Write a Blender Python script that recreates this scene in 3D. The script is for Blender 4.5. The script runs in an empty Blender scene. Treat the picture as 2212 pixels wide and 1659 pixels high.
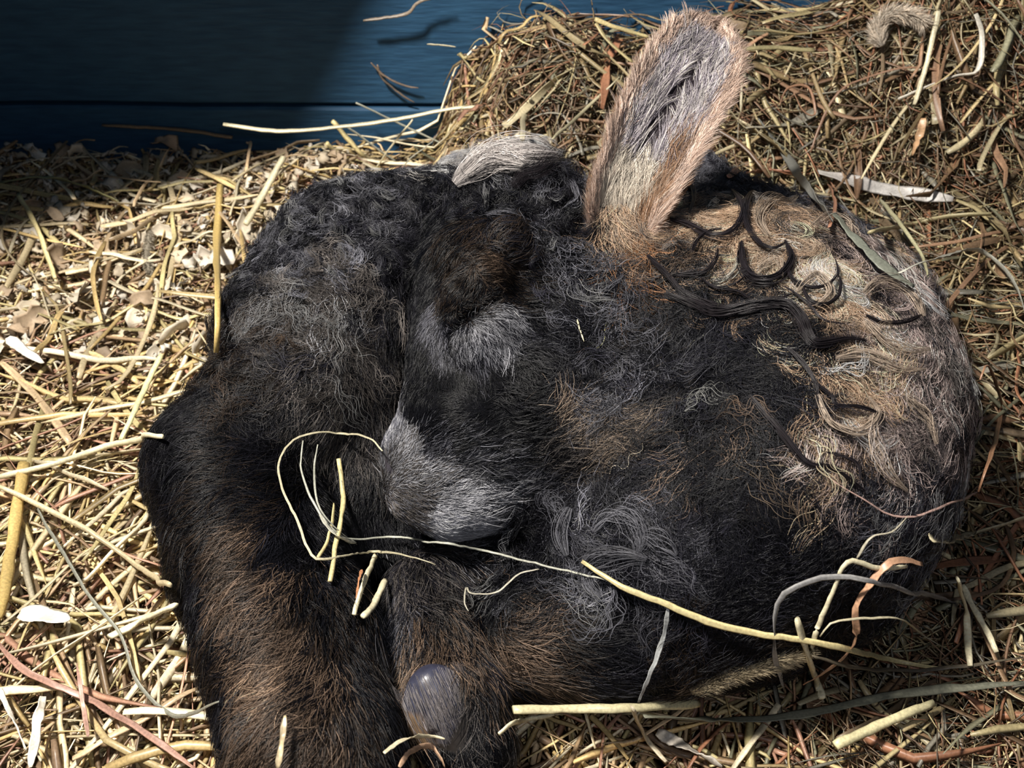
import bpy, math
import numpy as np
from mathutils import Vector
rng = np.random.default_rng(7)
S = bpy.context.scene
C = S.collection
# ------------------------------------------------------------------ camera, world, light, exposure
F = 1915.0
PITCH = math.radians(45)
CAM = np.array([0.0, -0.43, 0.45])
FW = np.array([0, math.cos(PITCH), -math.sin(PITCH)])
RT = np.array([1.0, 0, 0])
UP = np.array([0, math.sin(PITCH), math.cos(PITCH)])
cd = bpy.data.cameras.new('camera'); cam = bpy.data.objects.new('camera', cd); C.objects.link(cam)
cam.location = CAM; cam.rotation_euler = (math.pi/2 - PITCH, 0, 0)
cd.sensor_width = 36; cd.lens = 36*F/2212; cd.clip_start = 0.01; cd.clip_end = 20
cd.dof.use_dof = True; cd.dof.focus_distance = 0.46; cd.dof.aperture_fstop = 16
S.camera = cam
W = bpy.data.worlds.new('world'); S.world = W; W.use_nodes = True
bg = W.node_tree.nodes['Background']; bg.inputs[0].default_value = (0.55, 0.66, 1.0, 1); bg.inputs[1].default_value = 0.05
LPOS = (-0.40, -0.14, 1.0)
def light(name, typ, loc, target, energy, color, size):
    d = bpy.data.lights.new(name, typ); o = bpy.data.objects.new(name, d); C.objects.link(o)
    o.location = loc; o.rotation_euler = (Vector(target)-Vector(loc)).to_track_quat('-Z', 'Y').to_euler()
    d.energy = energy; d.color = color
    if typ == 'AREA': d.shape = 'DISK'; d.size = size
    else: d.shadow_soft_size = size
    return o
light('barn_lamp', 'AREA', LPOS, (0, 0.0, 0.03), 21.5, (1.0, 0.945, 0.865), 0.11)
light('camera_fill', 'AREA', (0.06, -0.46, 0.53), (0.02, 0.02, 0.03), 0.42, (0.93, 0.95, 1.0), 0.05)  # soft fill added near the camera to lift the shaded parts
S.view_settings.view_transform = 'Standard'; S.view_settings.look = 'None'
S.view_settings.exposure = 0.0; S.view_settings.gamma = 1.0; S.view_settings.use_curve_mapping = False
S.cycles.max_bounces = 5; S.cycles.diffuse_bounces = 3; S.cycles.transparent_max_bounces = 6
S.cycles.caustics_reflective = False; S.cycles.caustics_refractive = False

# ------------------------------------------------------------------ helpers
def rays(px, py):
    px = np.asarray(px, float); py = np.asarray(py, float)
    return FW + ((px-1106)/F)[..., None]*RT + ((829.5-py)/F)[..., None]*UP
def at_z(px, py, z):
    d = rays(px, py); t = (np.asarray(z, float)-CAM[2])/d[..., 2]
    return CAM + d*t[..., None]
def at_y(px, py, y):
    d = rays(px, py); t = (np.asarray(y, float)-CAM[1])/d[..., 1]
    return CAM + d*t[..., None]
def depth(P): return (P-CAM)@FW
def nrm(v): return v/np.maximum(np.linalg.norm(v, axis=-1, keepdims=True), 1e-9)
def sm(a, b, x):
    t = np.clip((x-a)/(b-a), 0, 1); return t*t*(3-2*t)
def hash2(x, y, f, s=0):
    return (np.sin(x*f*1.7+s)*np.cos(y*f*1.3+s*2.1)+np.sin((x+y)*f*0.9+s*1.3)*np.cos((x-y)*f*1.1-s))*0.5
WALL_Y = 0.337
def terrain(x, y):
    x = np.asarray(x, float); y = np.asarray(y, float)
    z = 0.006*hash2(x, y, 23, 1)+0.004*hash2(x, y, 55, 3)
    Hx = 0.125+0.05*sm(0.22, 0.34, x)+0.008*np.sin(x*40)
    heap = sm(-0.075, -0.015, x+0.010*np.sin(y*60)+.008*np.sin(x*90))*sm(0.12, 0.31, y)*Hx
    right = 0.055*sm(0.20, 0.50, x)*sm(-0.45, 0.05, y)+0.015*sm(0.1, 0.4, x)
    mound = 0.028*np.exp(-((x+0.165)**2+(y-0.27)**2)/0.045**2)
    return z+np.maximum(heap, right)+0.4*np.minimum(heap, right)+mound
def tagp(o, label=None, cat=None, group=None, kind=None):
    for k, v in (('label', label), ('category', cat), ('group', group), ('kind', kind)):
        if v: o[k] = v
    return o
def mesh_np(name, co, quads, mat, parent=None, caps=None, col=None, smooth=True):
    me = bpy.data.meshes.new(name); nv = len(co)
    loops = quads.reshape(-1); nq = len(quads); starts = np.arange(nq)*4; tot = np.full(nq, 4)
    if caps is not None and len(caps):
        k = caps.shape[1]
        starts = np.concatenate([starts, nq*4+np.arange(len(caps))*k]); tot = np.concatenate([tot, np.full(len(caps), k)])
        loops = np.concatenate([loops, caps.reshape(-1)])
    me.vertices.add(nv); me.vertices.foreach_set('co', np.ascontiguousarray(co, np.float32).reshape(-1))
    me.loops.add(len(loops)); me.loops.foreach_set('vertex_index', loops.astype(np.int32))
    me.polygons.add(len(starts)); me.polygons.foreach_set('loop_start', starts.astype(np.int32)); 
    me.polygons.foreach_set('use_smooth', np.full(len(starts), smooth))
    me.update(calc_edges=True)
    if col is not None:
        a = me.attributes.new('col', 'FLOAT_COLOR', 'POINT')
        c4 = np.ones((nv, 4), np.float32); c4[:, :3] = col; a.data.foreach_set('color', c4.reshape(-1))
    o = bpy.data.objects.new(name, me); C.objects.link(o)
    if mat: me.materials.append(mat)
    if parent: o.parent = parent
    return o
def empty(name, loc):
    o = bpy.data.objects.new(name, None); C.objects.link(o); o.location = loc; o.empty_display_size = 0.02; return o
def adopt(o, root):
    o.parent = root; o.matrix_parent_inverse = root.matrix_world.inverted() if False else root.matrix_basis.inverted()
    return o
# strands: tubes or blades along polylines. P (M,n,3), Wd (M,n) half widths, flat (M,), col (M,n,3)
def strand_arrays(P, Wd, flat, col, k=4, roll=None, cup=0.0):
    M, n, _ = P.shape
    Wd = Wd*(1+.08*np.sin(np.linspace(0, 1, n)[None]*rng.uniform(8, 22, (M, 1))+rng.uniform(0, 6, (M, 1)))+.03*rng.standard_normal((M, n)))
    T = np.empty_like(P); T[:, 1:-1] = P[:, 2:]-P[:, :-2]; T[:, 0] = P[:, 1]-P[:, 0]; T[:, -1] = P[:, -1]-P[:, -2]
    T = nrm(T)
    if roll is None: roll = rng.normal(0, 0.5, (M, 1))+np.linspace(0, 1, n)*rng.normal(0, 0.6, (M, 1))
    up = np.array([0, 0, 1.0])
    side = np.cross(T, up); bad = np.linalg.norm(side, axis=-1) < 0.2
    side[bad] = np.cross(T[bad], np.array([0.3, 1.0, 0.1])); side = nrm(side)
    no = np.cross(side, T)
    c, s = np.cos(roll)[..., None], np.sin(roll)[..., None]
    A = side*c+no*s; B = no*c-side*s
    ang = np.arange(k)/k*2*math.pi
    V = (P[:, :, None]+A[:, :, None]*(np.cos(ang)[:, None]*Wd[:, :, None, None])
         + B[:, :, None]*((np.sin(ang)[:, None]*flat[:, None, None, None]+cup*np.cos(ang)[:, None]**2)*Wd[:, :, None, None]))
    base = (np.arange(M)*n*k)[:, None, None]+(np.arange(n-1)*k)[None, :, None]
    j = np.arange(k)[None, None, :]; j2 = (j+1) % k
    q = np.stack([base+j, base+j2, base+k+j2, base+k+j], -1).reshape(-1, 4)
    m0 = (np.arange(M)*n*k)[:, None]
    caps = np.concatenate([m0+np.arange(k)[::-1], m0+(n-1)*k+np.arange(k)])
    cc = (np.repeat(col[:, :, None, :], k, 2)*np.exp(rng.normal(0, .17, (M, 1, k, 1)))).reshape(-1, 3)
    return V.reshape(-1, 3), q, caps, cc
def strands(name, P, Wd, flat, col, mat, k=4, parent=None, roll=None, cup=0.0):
    V, q, caps, cc = strand_arrays(P, Wd, flat, col, k, roll, cup)
    return mesh_np(name, V, q, mat, parent, caps, cc)
def resample(pts, n):
    pts = np.asarray(pts, float); m = len(pts)
    d = np.r_[0, np.cumsum(np.linalg.norm(np.diff(pts, axis=0), axis=1))]
    # catmull-rom for softness, then arc-length resample
    out = []
    for i in range(m-1):
        p0 = pts[max(i-1, 0)]; p1 = pts[i]; p2 = pts[i+1]; p3 = pts[min(i+2, m-1)]
        for t in np.linspace(0, 1, 8, endpoint=False):
            out.append(0.5*((2*p1)+(-p0+p2)*t+(2*p0-5*p1+4*p2-p3)*t*t+(-p0+3*p1-3*p2+p3)*t**3))
    out.append(pts[-1]); out = np.array(out)
    d = np.r_[0, np.cumsum(np.linalg.norm(np.diff(out, axis=0), axis=1))]
    s = np.linspace(0, d[-1], n)
    return np.stack([np.interp(s, d, out[:, a]) for a in range(out.shape[1])], -1)

# ------------------------------------------------------------------ materials
def mat(name):
    m = bpy.data.materials.new(name); m.use_nodes = True
    return m, m.node_tree, m.node_tree.nodes['Principled BSDF']
def attr_mat(name, rough, spec=0.4, noise=0.25, nscale=900, trans=0.0, bump=0.0, attr='col'):
    m, nt, b = mat(name)
    a = nt.nodes.new('ShaderNodeAttribute'); a.attribute_name = attr
    n = nt.nodes.new('ShaderNodeTexNoise'); n.inputs['Scale'].default_value = nscale; n.inputs['Detail'].default_value = 3
    tc = nt.nodes.new('ShaderNodeTexCoord'); nt.links.new(tc.outputs['Object'], n.inputs['Vector'])
    mr = nt.nodes.new('ShaderNodeMapRange'); mr.inputs['To Min'].default_value = 1-noise; mr.inputs['To Max'].default_value = 1+noise
    mr.inputs['From Min'].default_value = 0.3; mr.inputs['From Max'].default_value = 0.7
    nt.links.new(n.outputs['Fac'], mr.inputs['Value'])
    mx = nt.nodes.new('ShaderNodeVectorMath'); mx.operation = 'SCALE'
    nt.links.new(a.outputs['Color'], mx.inputs[0]); nt.links.new(mr.outputs['Result'], mx.inputs['Scale'])
    nt.links.new(mx.outputs['Vector'], b.inputs['Base Color'])
    b.inputs['Roughness'].default_value = rough; b.inputs['Specular IOR Level'].default_value = spec
    if bump:
        bp = nt.nodes.new('ShaderNodeBump'); bp.inputs['Strength'].default_value = bump; bp.inputs['Distance'].default_value = 0.001
        nt.links.new(n.outputs['Fac'], bp.inputs['Height']); nt.links.new(bp.outputs['Normal'], b.inputs['Normal'])
    if trans:
        tr = nt.nodes.new('ShaderNodeBsdfTranslucent'); nt.links.new(mx.outputs['Vector'], tr.inputs['Color'])
        ms = nt.nodes.new('ShaderNodeMixShader'); ms.inputs[0].default_value = trans
        nt.links.new(b.outputs[0], ms.inputs[1]); nt.links.new(tr.outputs[0], ms.inputs[2])
        nt.links.new(ms.outputs[0], nt.nodes['Material Output'].inputs[0])
    return m
M_STRAW = attr_mat('straw', 0.38, 0.5, 0.22, 700, 0.12)
M_SHAVE = attr_mat('wood_shaving', 0.6, 0.3, 0.12, 500, 0.15)
M_DIRT = attr_mat('bedding_base', 0.9, 0.1, 0.6, 160, 0, 0.6)
M_SKIN = attr_mat('lamb_skin', 0.6, 0.3, 0.2, 400)
M_SEED = attr_mat('seed_head', 0.6, 0.3, 0.15, 900, 0.2)
def hair_mat(name, rough=0.36, spec=0.26):
    m, nt, b = mat(name)
    a = nt.nodes.new('ShaderNodeAttribute'); a.attribute_name = 'hcol'
    nt.links.new(a.outputs['Color'], b.inputs['Base Color'])
    b.inputs['Roughness'].default_value = rough; b.inputs['Specular IOR Level'].default_value = spec
    b.inputs['Anisotropic'].default_value = 0.0
    return m
M_HAIR = hair_mat('lamb_hair')
def paint_mat():
    m, nt, b = mat('blue_paint')
    tc = nt.nodes.new('ShaderNodeTexCoord'); mp = nt.nodes.new('ShaderNodeMapping'); mp.inputs['Scale'].default_value = (12, 12, 90)
    nt.links.new(tc.outputs['Object'], mp.inputs[0])
    n = nt.nodes.new('ShaderNodeTexNoise'); n.inputs['Scale'].default_value = 3; n.inputs['Detail'].default_value = 8; nt.links.new(mp.outputs[0], n.inputs['Vector'])
    cr = nt.nodes.new('ShaderNodeValToRGB'); e = cr.color_ramp.elements
    e[0].position = 0.25; e[0].color = (0.018, 0.060, 0.125, 1); e[1].position = 0.75; e[1].color = (0.034, 0.105, 0.20, 1)
    nt.links.new(n.outputs['Fac'], cr.inputs[0])
    # worn rusty patches where the paint is gone
    n2 = nt.nodes.new('ShaderNodeTexNoise'); n2.inputs['Scale'].default_value = 38; n2.inputs['Detail'].default_value = 10; n2.inputs['Roughness'].default_value = 0.7
    nt.links.new(tc.outputs['Object'], n2.inputs['Vector'])
    mr = nt.nodes.new('ShaderNodeMapRange'); mr.inputs['From Min'].default_value = 0.70; mr.inputs['From Max'].default_value = 0.74
    nt.links.new(n2.outputs['Fac'], mr.inputs['Value'])
    mx = nt.nodes.new('ShaderNodeMix'); mx.data_type = 'RGBA'; nt.links.new(mr.outputs['Result'], mx.inputs[0])
    nt.links.new(cr.outputs[0], mx.inputs['A']); mx.inputs['B'].default_value = (0.16, 0.11, 0.08, 1)
    nt.links.new(mx.outputs['Result'], b.inputs['Base Color'])
    b.inputs['Roughness'].default_value = 0.6; b.inputs['Specular IOR Level'].default_value = 0.25
    bp = nt.nodes.new('ShaderNodeBump'); bp.inputs['Strength'].default_value = 0.5; bp.inputs['Distance'].default_value = 0.002
    nt.links.new(n.outputs['Fac'], bp.inputs['Height']); nt.links.new(bp.outputs[0], b.inputs['Normal'])
    return m
M_PAINT = paint_mat()

# ------------------------------------------------------------------ structure: plank wall, ground, added board for shade
def box(name, lo, hi, m, bev=0.002, parent=None, warp=0.0, seg=24):
    # subdivided along x so that a plank edge can wander
    lo = np.array(lo, float); hi = np.array(hi, float)
    xs = np.linspace(lo[0], hi[0], seg+1); b = bev
    prof = [(lo[1], lo[2]+b), (lo[1]+b, lo[2]), (hi[1], lo[2]), (hi[1], hi[2]), (lo[1]+b, hi[2]), (lo[1], hi[2]-b)]
    co = []
    for x in xs:
        w = warp*(math.sin(x*11)+0.6*math.sin(x*29+1)+0.3*math.sin(x*83))
        for y, z in prof: co.append((x, y, z+w))
    k = 6; q = []
    for i in range(seg):
        for j in range(k): q.append((i*k+j, i*k+(j+1) % k, (i+1)*k+(j+1) % k, (i+1)*k+j))
    caps = np.array([list(range(k))[::-1], [seg*k+j for j in range(k)]])
    return mesh_np(name, np.array(co), np.array(q)[:, ::-1], m, parent, caps[:, ::-1], None, False)
wall = empty('wall_back', (0, WALL_Y, 0)); tagp(wall, 'blue painted plank wall of the pen behind the bedding', kind='structure')
for i, (z0, z1, dy) in enumerate(((-0.08, 0.0475, 0.0), (0.0505, 0.235, 0.002), (0.238, 0.42, 0.001), (0.423, 0.60, 0.003))):
    adopt(box('plank', (-0.9, WALL_Y+dy, z0), (0.9, WALL_Y+0.025, z1), M_PAINT, 0.0022, None, 0.0011), wall)
back = box('trim_1', (-0.9, WALL_Y+0.024, -0.08), (0.9, WALL_Y+0.04, 0.62), M_PAINT, 0.001); tagp(back, 'backing boards behind the wall planks', kind='structure')

gx, gy = np.meshgrid(np.linspace(-0.9, 0.9, 241), np.linspace(-0.6, WALL_Y+0.01, 141), indexing='ij')
gz = terrain(gx, gy)-0.012-.014*sm(-.04, .06, gx)+0.003*hash2(gx, gy, 210, 4)
co = np.stack([gx, gy, gz], -1).reshape(-1, 3)
ii = (np.arange(240)[:, None]*141+np.arange(140)[None]).reshape(-1)
gq = np.stack([ii, ii+141, ii+142, ii+1], -1)
tint = np.array([0.17, 0.115, 0.065])*(1+0.3*rng.standard_normal((len(co), 1)).clip(-1, 1))
ground = mesh_np('floor', co, gq, M_DIRT, col=tint); tagp(ground, 'packed brown litter under the straw', kind='structure')

# ------------------------------------------------------------------ lamb body as one implicit surface
# (px, py, z centre, radius px) ... chains of tapered capsules, smooth-joined
HZ = 0.002
def P4(px, py, z, r):
    c = at_z(np.array([px]), np.array([py]), np.array([z]))[0]
    return c, r*depth(c)/F
BODY = [  # chain list, blend k
    ([(1500, 640, .075, 215), (1640, 760, .085, 270), (1700, 900, .085, 305), (1640, 1060, .075, 300), (1480, 1180, .060, 250)], .03),
    ([(1830, 720, .065, 170), (1880, 880, .060, 150), (1830, 1020, .05, 170)], .025),
    ([(1700, 600, .07, 160), (1800, 690, .06, 170)], .025),
    ([(1150, 640, .07, 210), (950, 600, .075, 190), (780, 610, .08, 180), (670, 740, .08, 180)], .03),
    ([(700, 760, .075, 170), (770, 860, .06, 125)], .025),
    ([(1150, 640, .07, 200), (1350, 900, .06, 260), (1450, 1100, .06, 230)], .03),
    ([(1330, 1130, .05, 180), (1400, 1240, .05, 160), (1560, 1260, .05, 150)], .03),
    ([(1250, 620, .10, 170), (1430, 720, .10, 200)], .03),
    ([(1010, 414, .085, 70), (1140, 392, .095, 75)], .012),
    ([(1480, 415, .098, 82), (1560, 520, .08, 130)], .02),
]
LIMBS = [
    ([(690, 1000, .022, 120), (800, 1080, .025, 130), (740, 1180, .010, 110)], .02),
    ([(850, 1180, .010, 110), (1050, 1220, .020, 125), (1200, 1250, .040, 130)], .015),
    ([(640, 860, .075, 165), (490, 1010, .062, 150), (555, 1200, .055, 165), (632, 1400, .055, 172), (680, 1640, .055, 168), (720, 1800, .050, 165)], .008),
    ([(925, 1290, .042, 85), (955, 1400, .042, 105), (978, 1520, .042, 103), (1020, 1610, .036, 80)], .004),
    ([(1150, 1370, .045, 122), (1290, 1370, .048, 128), (1420, 1360, .05, 120)], .005),
]
HEAD = [
    ([(1110, 545, .125, 185), (1060, 640, .125, 150)], .02),                 # cranium
    ([(1060, 640, .125, 150), (1030, 780, .118, 135), (985, 920, .105, 112), (945, 1010, .095, 92)], .012),  # bridge to muzzle
    ([(1190, 700, .11, 165), (1180, 860, .10, 150), (1090, 1000, .088, 105)], .018),  # cheek, jaw
    ([(900, 985, .098, 72), (905, 1060, .092, 68)], .008),                     # nose and upper lip
    ([(975, 1085, .085, 78), (1040, 1070, .085, 80)], .008),                   # lower lip, chin
    ([(1035, 612, .160, 62), (1000, 640, .158, 45)], .010),                    # eyeball under lid
    ([(1080, 712, .147, 46), (1015, 742, .147, 40)], .008),                    # cheek bone under the eye
    ([(1010, 545, .160, 50), (1080, 530, .165, 55)], .012),                    # brow
    ([(1322, 600, .132, 45), (1335, 500, .150, 50)], .016),                     # ear root
]
GLO = np.array([-0.31, -0.36, -0.05]); GHI = np.array([0.33, 0.27, 0.24]); GS = 0.0022
dims = np.ceil((GHI-GLO)/GS).astype(int)+1
grid = np.full(dims, 0.08, np.float32)
def cap_sdf(p, a, ra, b, rb):
    ba = b-a; h = np.clip(((p-a)@ba)/(ba@ba), 0, 1)
    return np.linalg.norm(p-a-h[..., None]*ba, axis=-1)-(ra+(rb-ra)*h)
def region(lo, hi, pad):
    i0 = np.maximum(np.floor((lo-pad-GLO)/GS).astype(int), 0); i1 = np.minimum(np.ceil((hi+pad-GLO)/GS).astype(int)+1, dims)
    sl = tuple(slice(a, b) for a, b in zip(i0, i1))
    ax = [GLO[a]+GS*np.arange(i0[a], i1[a]) for a in range(3)]
    X, Y, Z = np.meshgrid(*ax, indexing='ij')
    return sl, np.stack([X, Y, Z], -1).astype(np.float32)
def add_cap(a, ra, b, rb, k):
    R = max(ra, rb); sl, p = region(np.minimum(a, b)-R, np.maximum(a, b)+R, 0.035)
    d = cap_sdf(p, a.astype(np.float32), ra, b.astype(np.float32), rb).astype(np.float32); g = grid[sl]
    h = np.maximum(k-np.abs(d-g), 0)/k
    grid[sl] = np.minimum(d, g)-h*h*k*0.25
def sub_cap(a, ra, b, rb, k):
    R = max(ra, rb); sl, p = region(np.minimum(a, b)-R, np.maximum(a, b)+R, 0.012)
    d = -cap_sdf(p, a.astype(np.float32), ra, b.astype(np.float32), rb).astype(np.float32); g = grid[sl]
    h = np.maximum(k-np.abs(d-g), 0)/k
    grid[sl] = np.maximum(d, g)+h*h*k*0.25
for grp in (BODY, LIMBS, HEAD):
    for chain, k in grp:
        cs = [P4(*c) for c in chain]
        for (a, ra), (b, rb) in zip(cs[:-1], cs[1:]): add_cap(a, ra, b, rb, k)
grad = None
def sdf(p):
    q = (p-GLO)/GS; inside = np.all((q >= 0) & (q < dims-1.001), axis=-1); q = np.clip(q, 0, dims-1.001)
    i = q.astype(int); f = q-i; x, y, z = i[..., 0], i[..., 1], i[..., 2]; fx, fy, fz = f[..., 0], f[..., 1], f[..., 2]
    g = grid
    c00 = g[x, y, z]*(1-fx)+g[x+1, y, z]*fx; c10 = g[x, y+1, z]*(1-fx)+g[x+1, y+1, z]*fx
    c01 = g[x, y, z+1]*(1-fx)+g[x+1, y, z+1]*fx; c11 = g[x, y+1, z+1]*(1-fx)+g[x+1, y+1, z+1]*fx
    v = (c00*(1-fy)+c10*fy)*(1-fz)+(c01*(1-fy)+c11*fy)*fz
    return np.where(inside, v, 0.08)
def sdfn(p, e=0.003):
    k = np.array([[1, -1, -1], [-1, -1, 1], [-1, 1, -1], [1, 1, 1]], float)
    return nrm(sum(kk*sdf(p+kk*e)[..., None] for kk in k))
def hit(px, py, off=0.0, ter=True, lamb=True, toff=None):
    toff = off if toff is None else toff
    px = np.atleast_1d(np.asarray(px, float)); py = np.atleast_1d(np.asarray(py, float))
    d = rays(px, py); ts = np.arange(0.2, 1.3, 0.0015)
    best = np.full(len(px), 1.0)
    for j in range(len(px)):
        p = CAM+d[j]*ts[:, None]; v = np.full(len(ts), 1.0)
        if lamb: v = np.minimum(v, sdf(p)-off)
        if ter: v = np.minimum(v, p[:, 2]-terrain(p[:, 0], p[:, 1])-toff); v = np.minimum(v, WALL_Y-p[:, 1]-off*0.3)
        i = np.argmax(v < 0)
        best[j] = ts[i] if v[i] < 0 else 0.62
    return CAM+d*best[:, None]
# eye slit, mouth line, nostril grooves
def carve(pts, r, k=0.002, off=-0.001):
    h = hit([p[0] for p in pts], [p[1] for p in pts], off, ter=False)
    for a, b in zip(h[:-1], h[1:]): sub_cap(a, r, b, r, k)
carve([(985, 716), (1000, 694), (1028, 676), (1062, 652)], 0.0030)
carve([(972, 770), (980, 735), (990, 712)], 0.0018)
carve([(885, 1125), (925, 1095), (950, 1060), (985, 1035)], 0.0022)
carve([(840, 1000), (850, 1022), (845, 1045)], 0.0024)

def surface_nets(g):
    s = g < 0
    nx, ny, nz = np.array(g.shape)-1
    cnt = np.zeros((nx, ny, nz), np.int8); pos = np.zeros((nx, ny, nz, 3), np.float32)
    cs = [(0, 0, 0), (1, 0, 0), (0, 1, 0), (1, 1, 0), (0, 0, 1), (1, 0, 1), (0, 1, 1), (1, 1, 1)]
    any_ = np.zeros((nx, ny, nz), bool); all_ = np.ones((nx, ny, nz), bool)
    for c in cs:
        v = s[c[0]:c[0]+nx, c[1]:c[1]+ny, c[2]:c[2]+nz]; any_ |= v; all_ &= v
    cell = np.argwhere(any_ & ~all_); 
    acc = np.zeros((len(cell), 3)); n = np.zeros(len(cell))
    for a in range(3):
        for u in (0, 1):
            for v in (0, 1):
                o = [0, 0, 0]; o[(a+1) % 3] = u; o[(a+2) % 3] = v; o2 = list(o); o2[a] = 1
                A = cell+o; B = cell+o2
                ga = g[A[:, 0], A[:, 1], A[:, 2]]; gb = g[B[:, 0], B[:, 1], B[:, 2]]
                m = (ga < 0) != (gb < 0); t = np.where(m, ga/np.where(m, ga-gb, 1), 0)
                p = np.tile(np.array(o, float), (len(cell), 1)); p[:, a] = t
                acc[m] += p[m]; n[m] += 1
    verts = (cell+acc/n[:, None])*GS+GLO
    idx = -np.ones((nx, ny, nz), np.int64); idx[cell[:, 0], cell[:, 1], cell[:, 2]] = np.arange(len(cell))
    quads = []
    for a in range(3):
        b, c = (a+1) % 3, (a+2) % 3
        sl0 = [slice(None)]*3; sl1 = [slice(None)]*3
        sl0[a] = slice(0, -1); sl1[a] = slice(1, None)
        e = s[tuple(sl0)] != s[tuple(sl1)]; E = np.argwhere(e)
        ok = (E[:, b] > 0) & (E[:, c] > 0) & (E[:, b] < g.shape[b]-1) & (E[:, c] < g.shape[c]-1); E = E[ok]
        def at(db, dc):
            Q = E.copy(); Q[:, b] -= db; Q[:, c] -= dc
            return idx[Q[:, 0], Q[:, 1], Q[:, 2]]
        q = np.stack([at(0, 0), at(1, 0), at(1, 1), at(0, 1)], -1)
        flip = ~s[E[:, 0], E[:, 1], E[:, 2]]
        q[flip] = q[flip][:, ::-1]; quads.append(q)
    return verts, np.concatenate(quads)
bv, bq = surface_nets(grid)
keep = (bv[bq].mean(1)[:, 2] > -0.02)
bq = bq[keep]; used = np.unique(bq); rem = np.zeros(len(bv), int); rem[used] = np.arange(len(used)); bv = bv[used]; bq = rem[bq]

# ------------------------------------------------------------------ coat guides, laid on the body
BLK = (.0036, .0036, .0052); BK2 = (.0105, .0102, .0140); DBR = (.025, .017, .012); BRN = (.125, .085, .060); GRY = (.090, .090, .105)
LGR = (.28, .28, .30); TAN = (.38, .26, .175); LTN = (.50, .38, .28); EYG = (.23, .23, .25); PTC = (.25, .195, .15); WHT = (.66, .62, .58); ORT = (.32, .16, .08); GBR = (.075, .066, .061); PNK = (.34, .27, .25)
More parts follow.
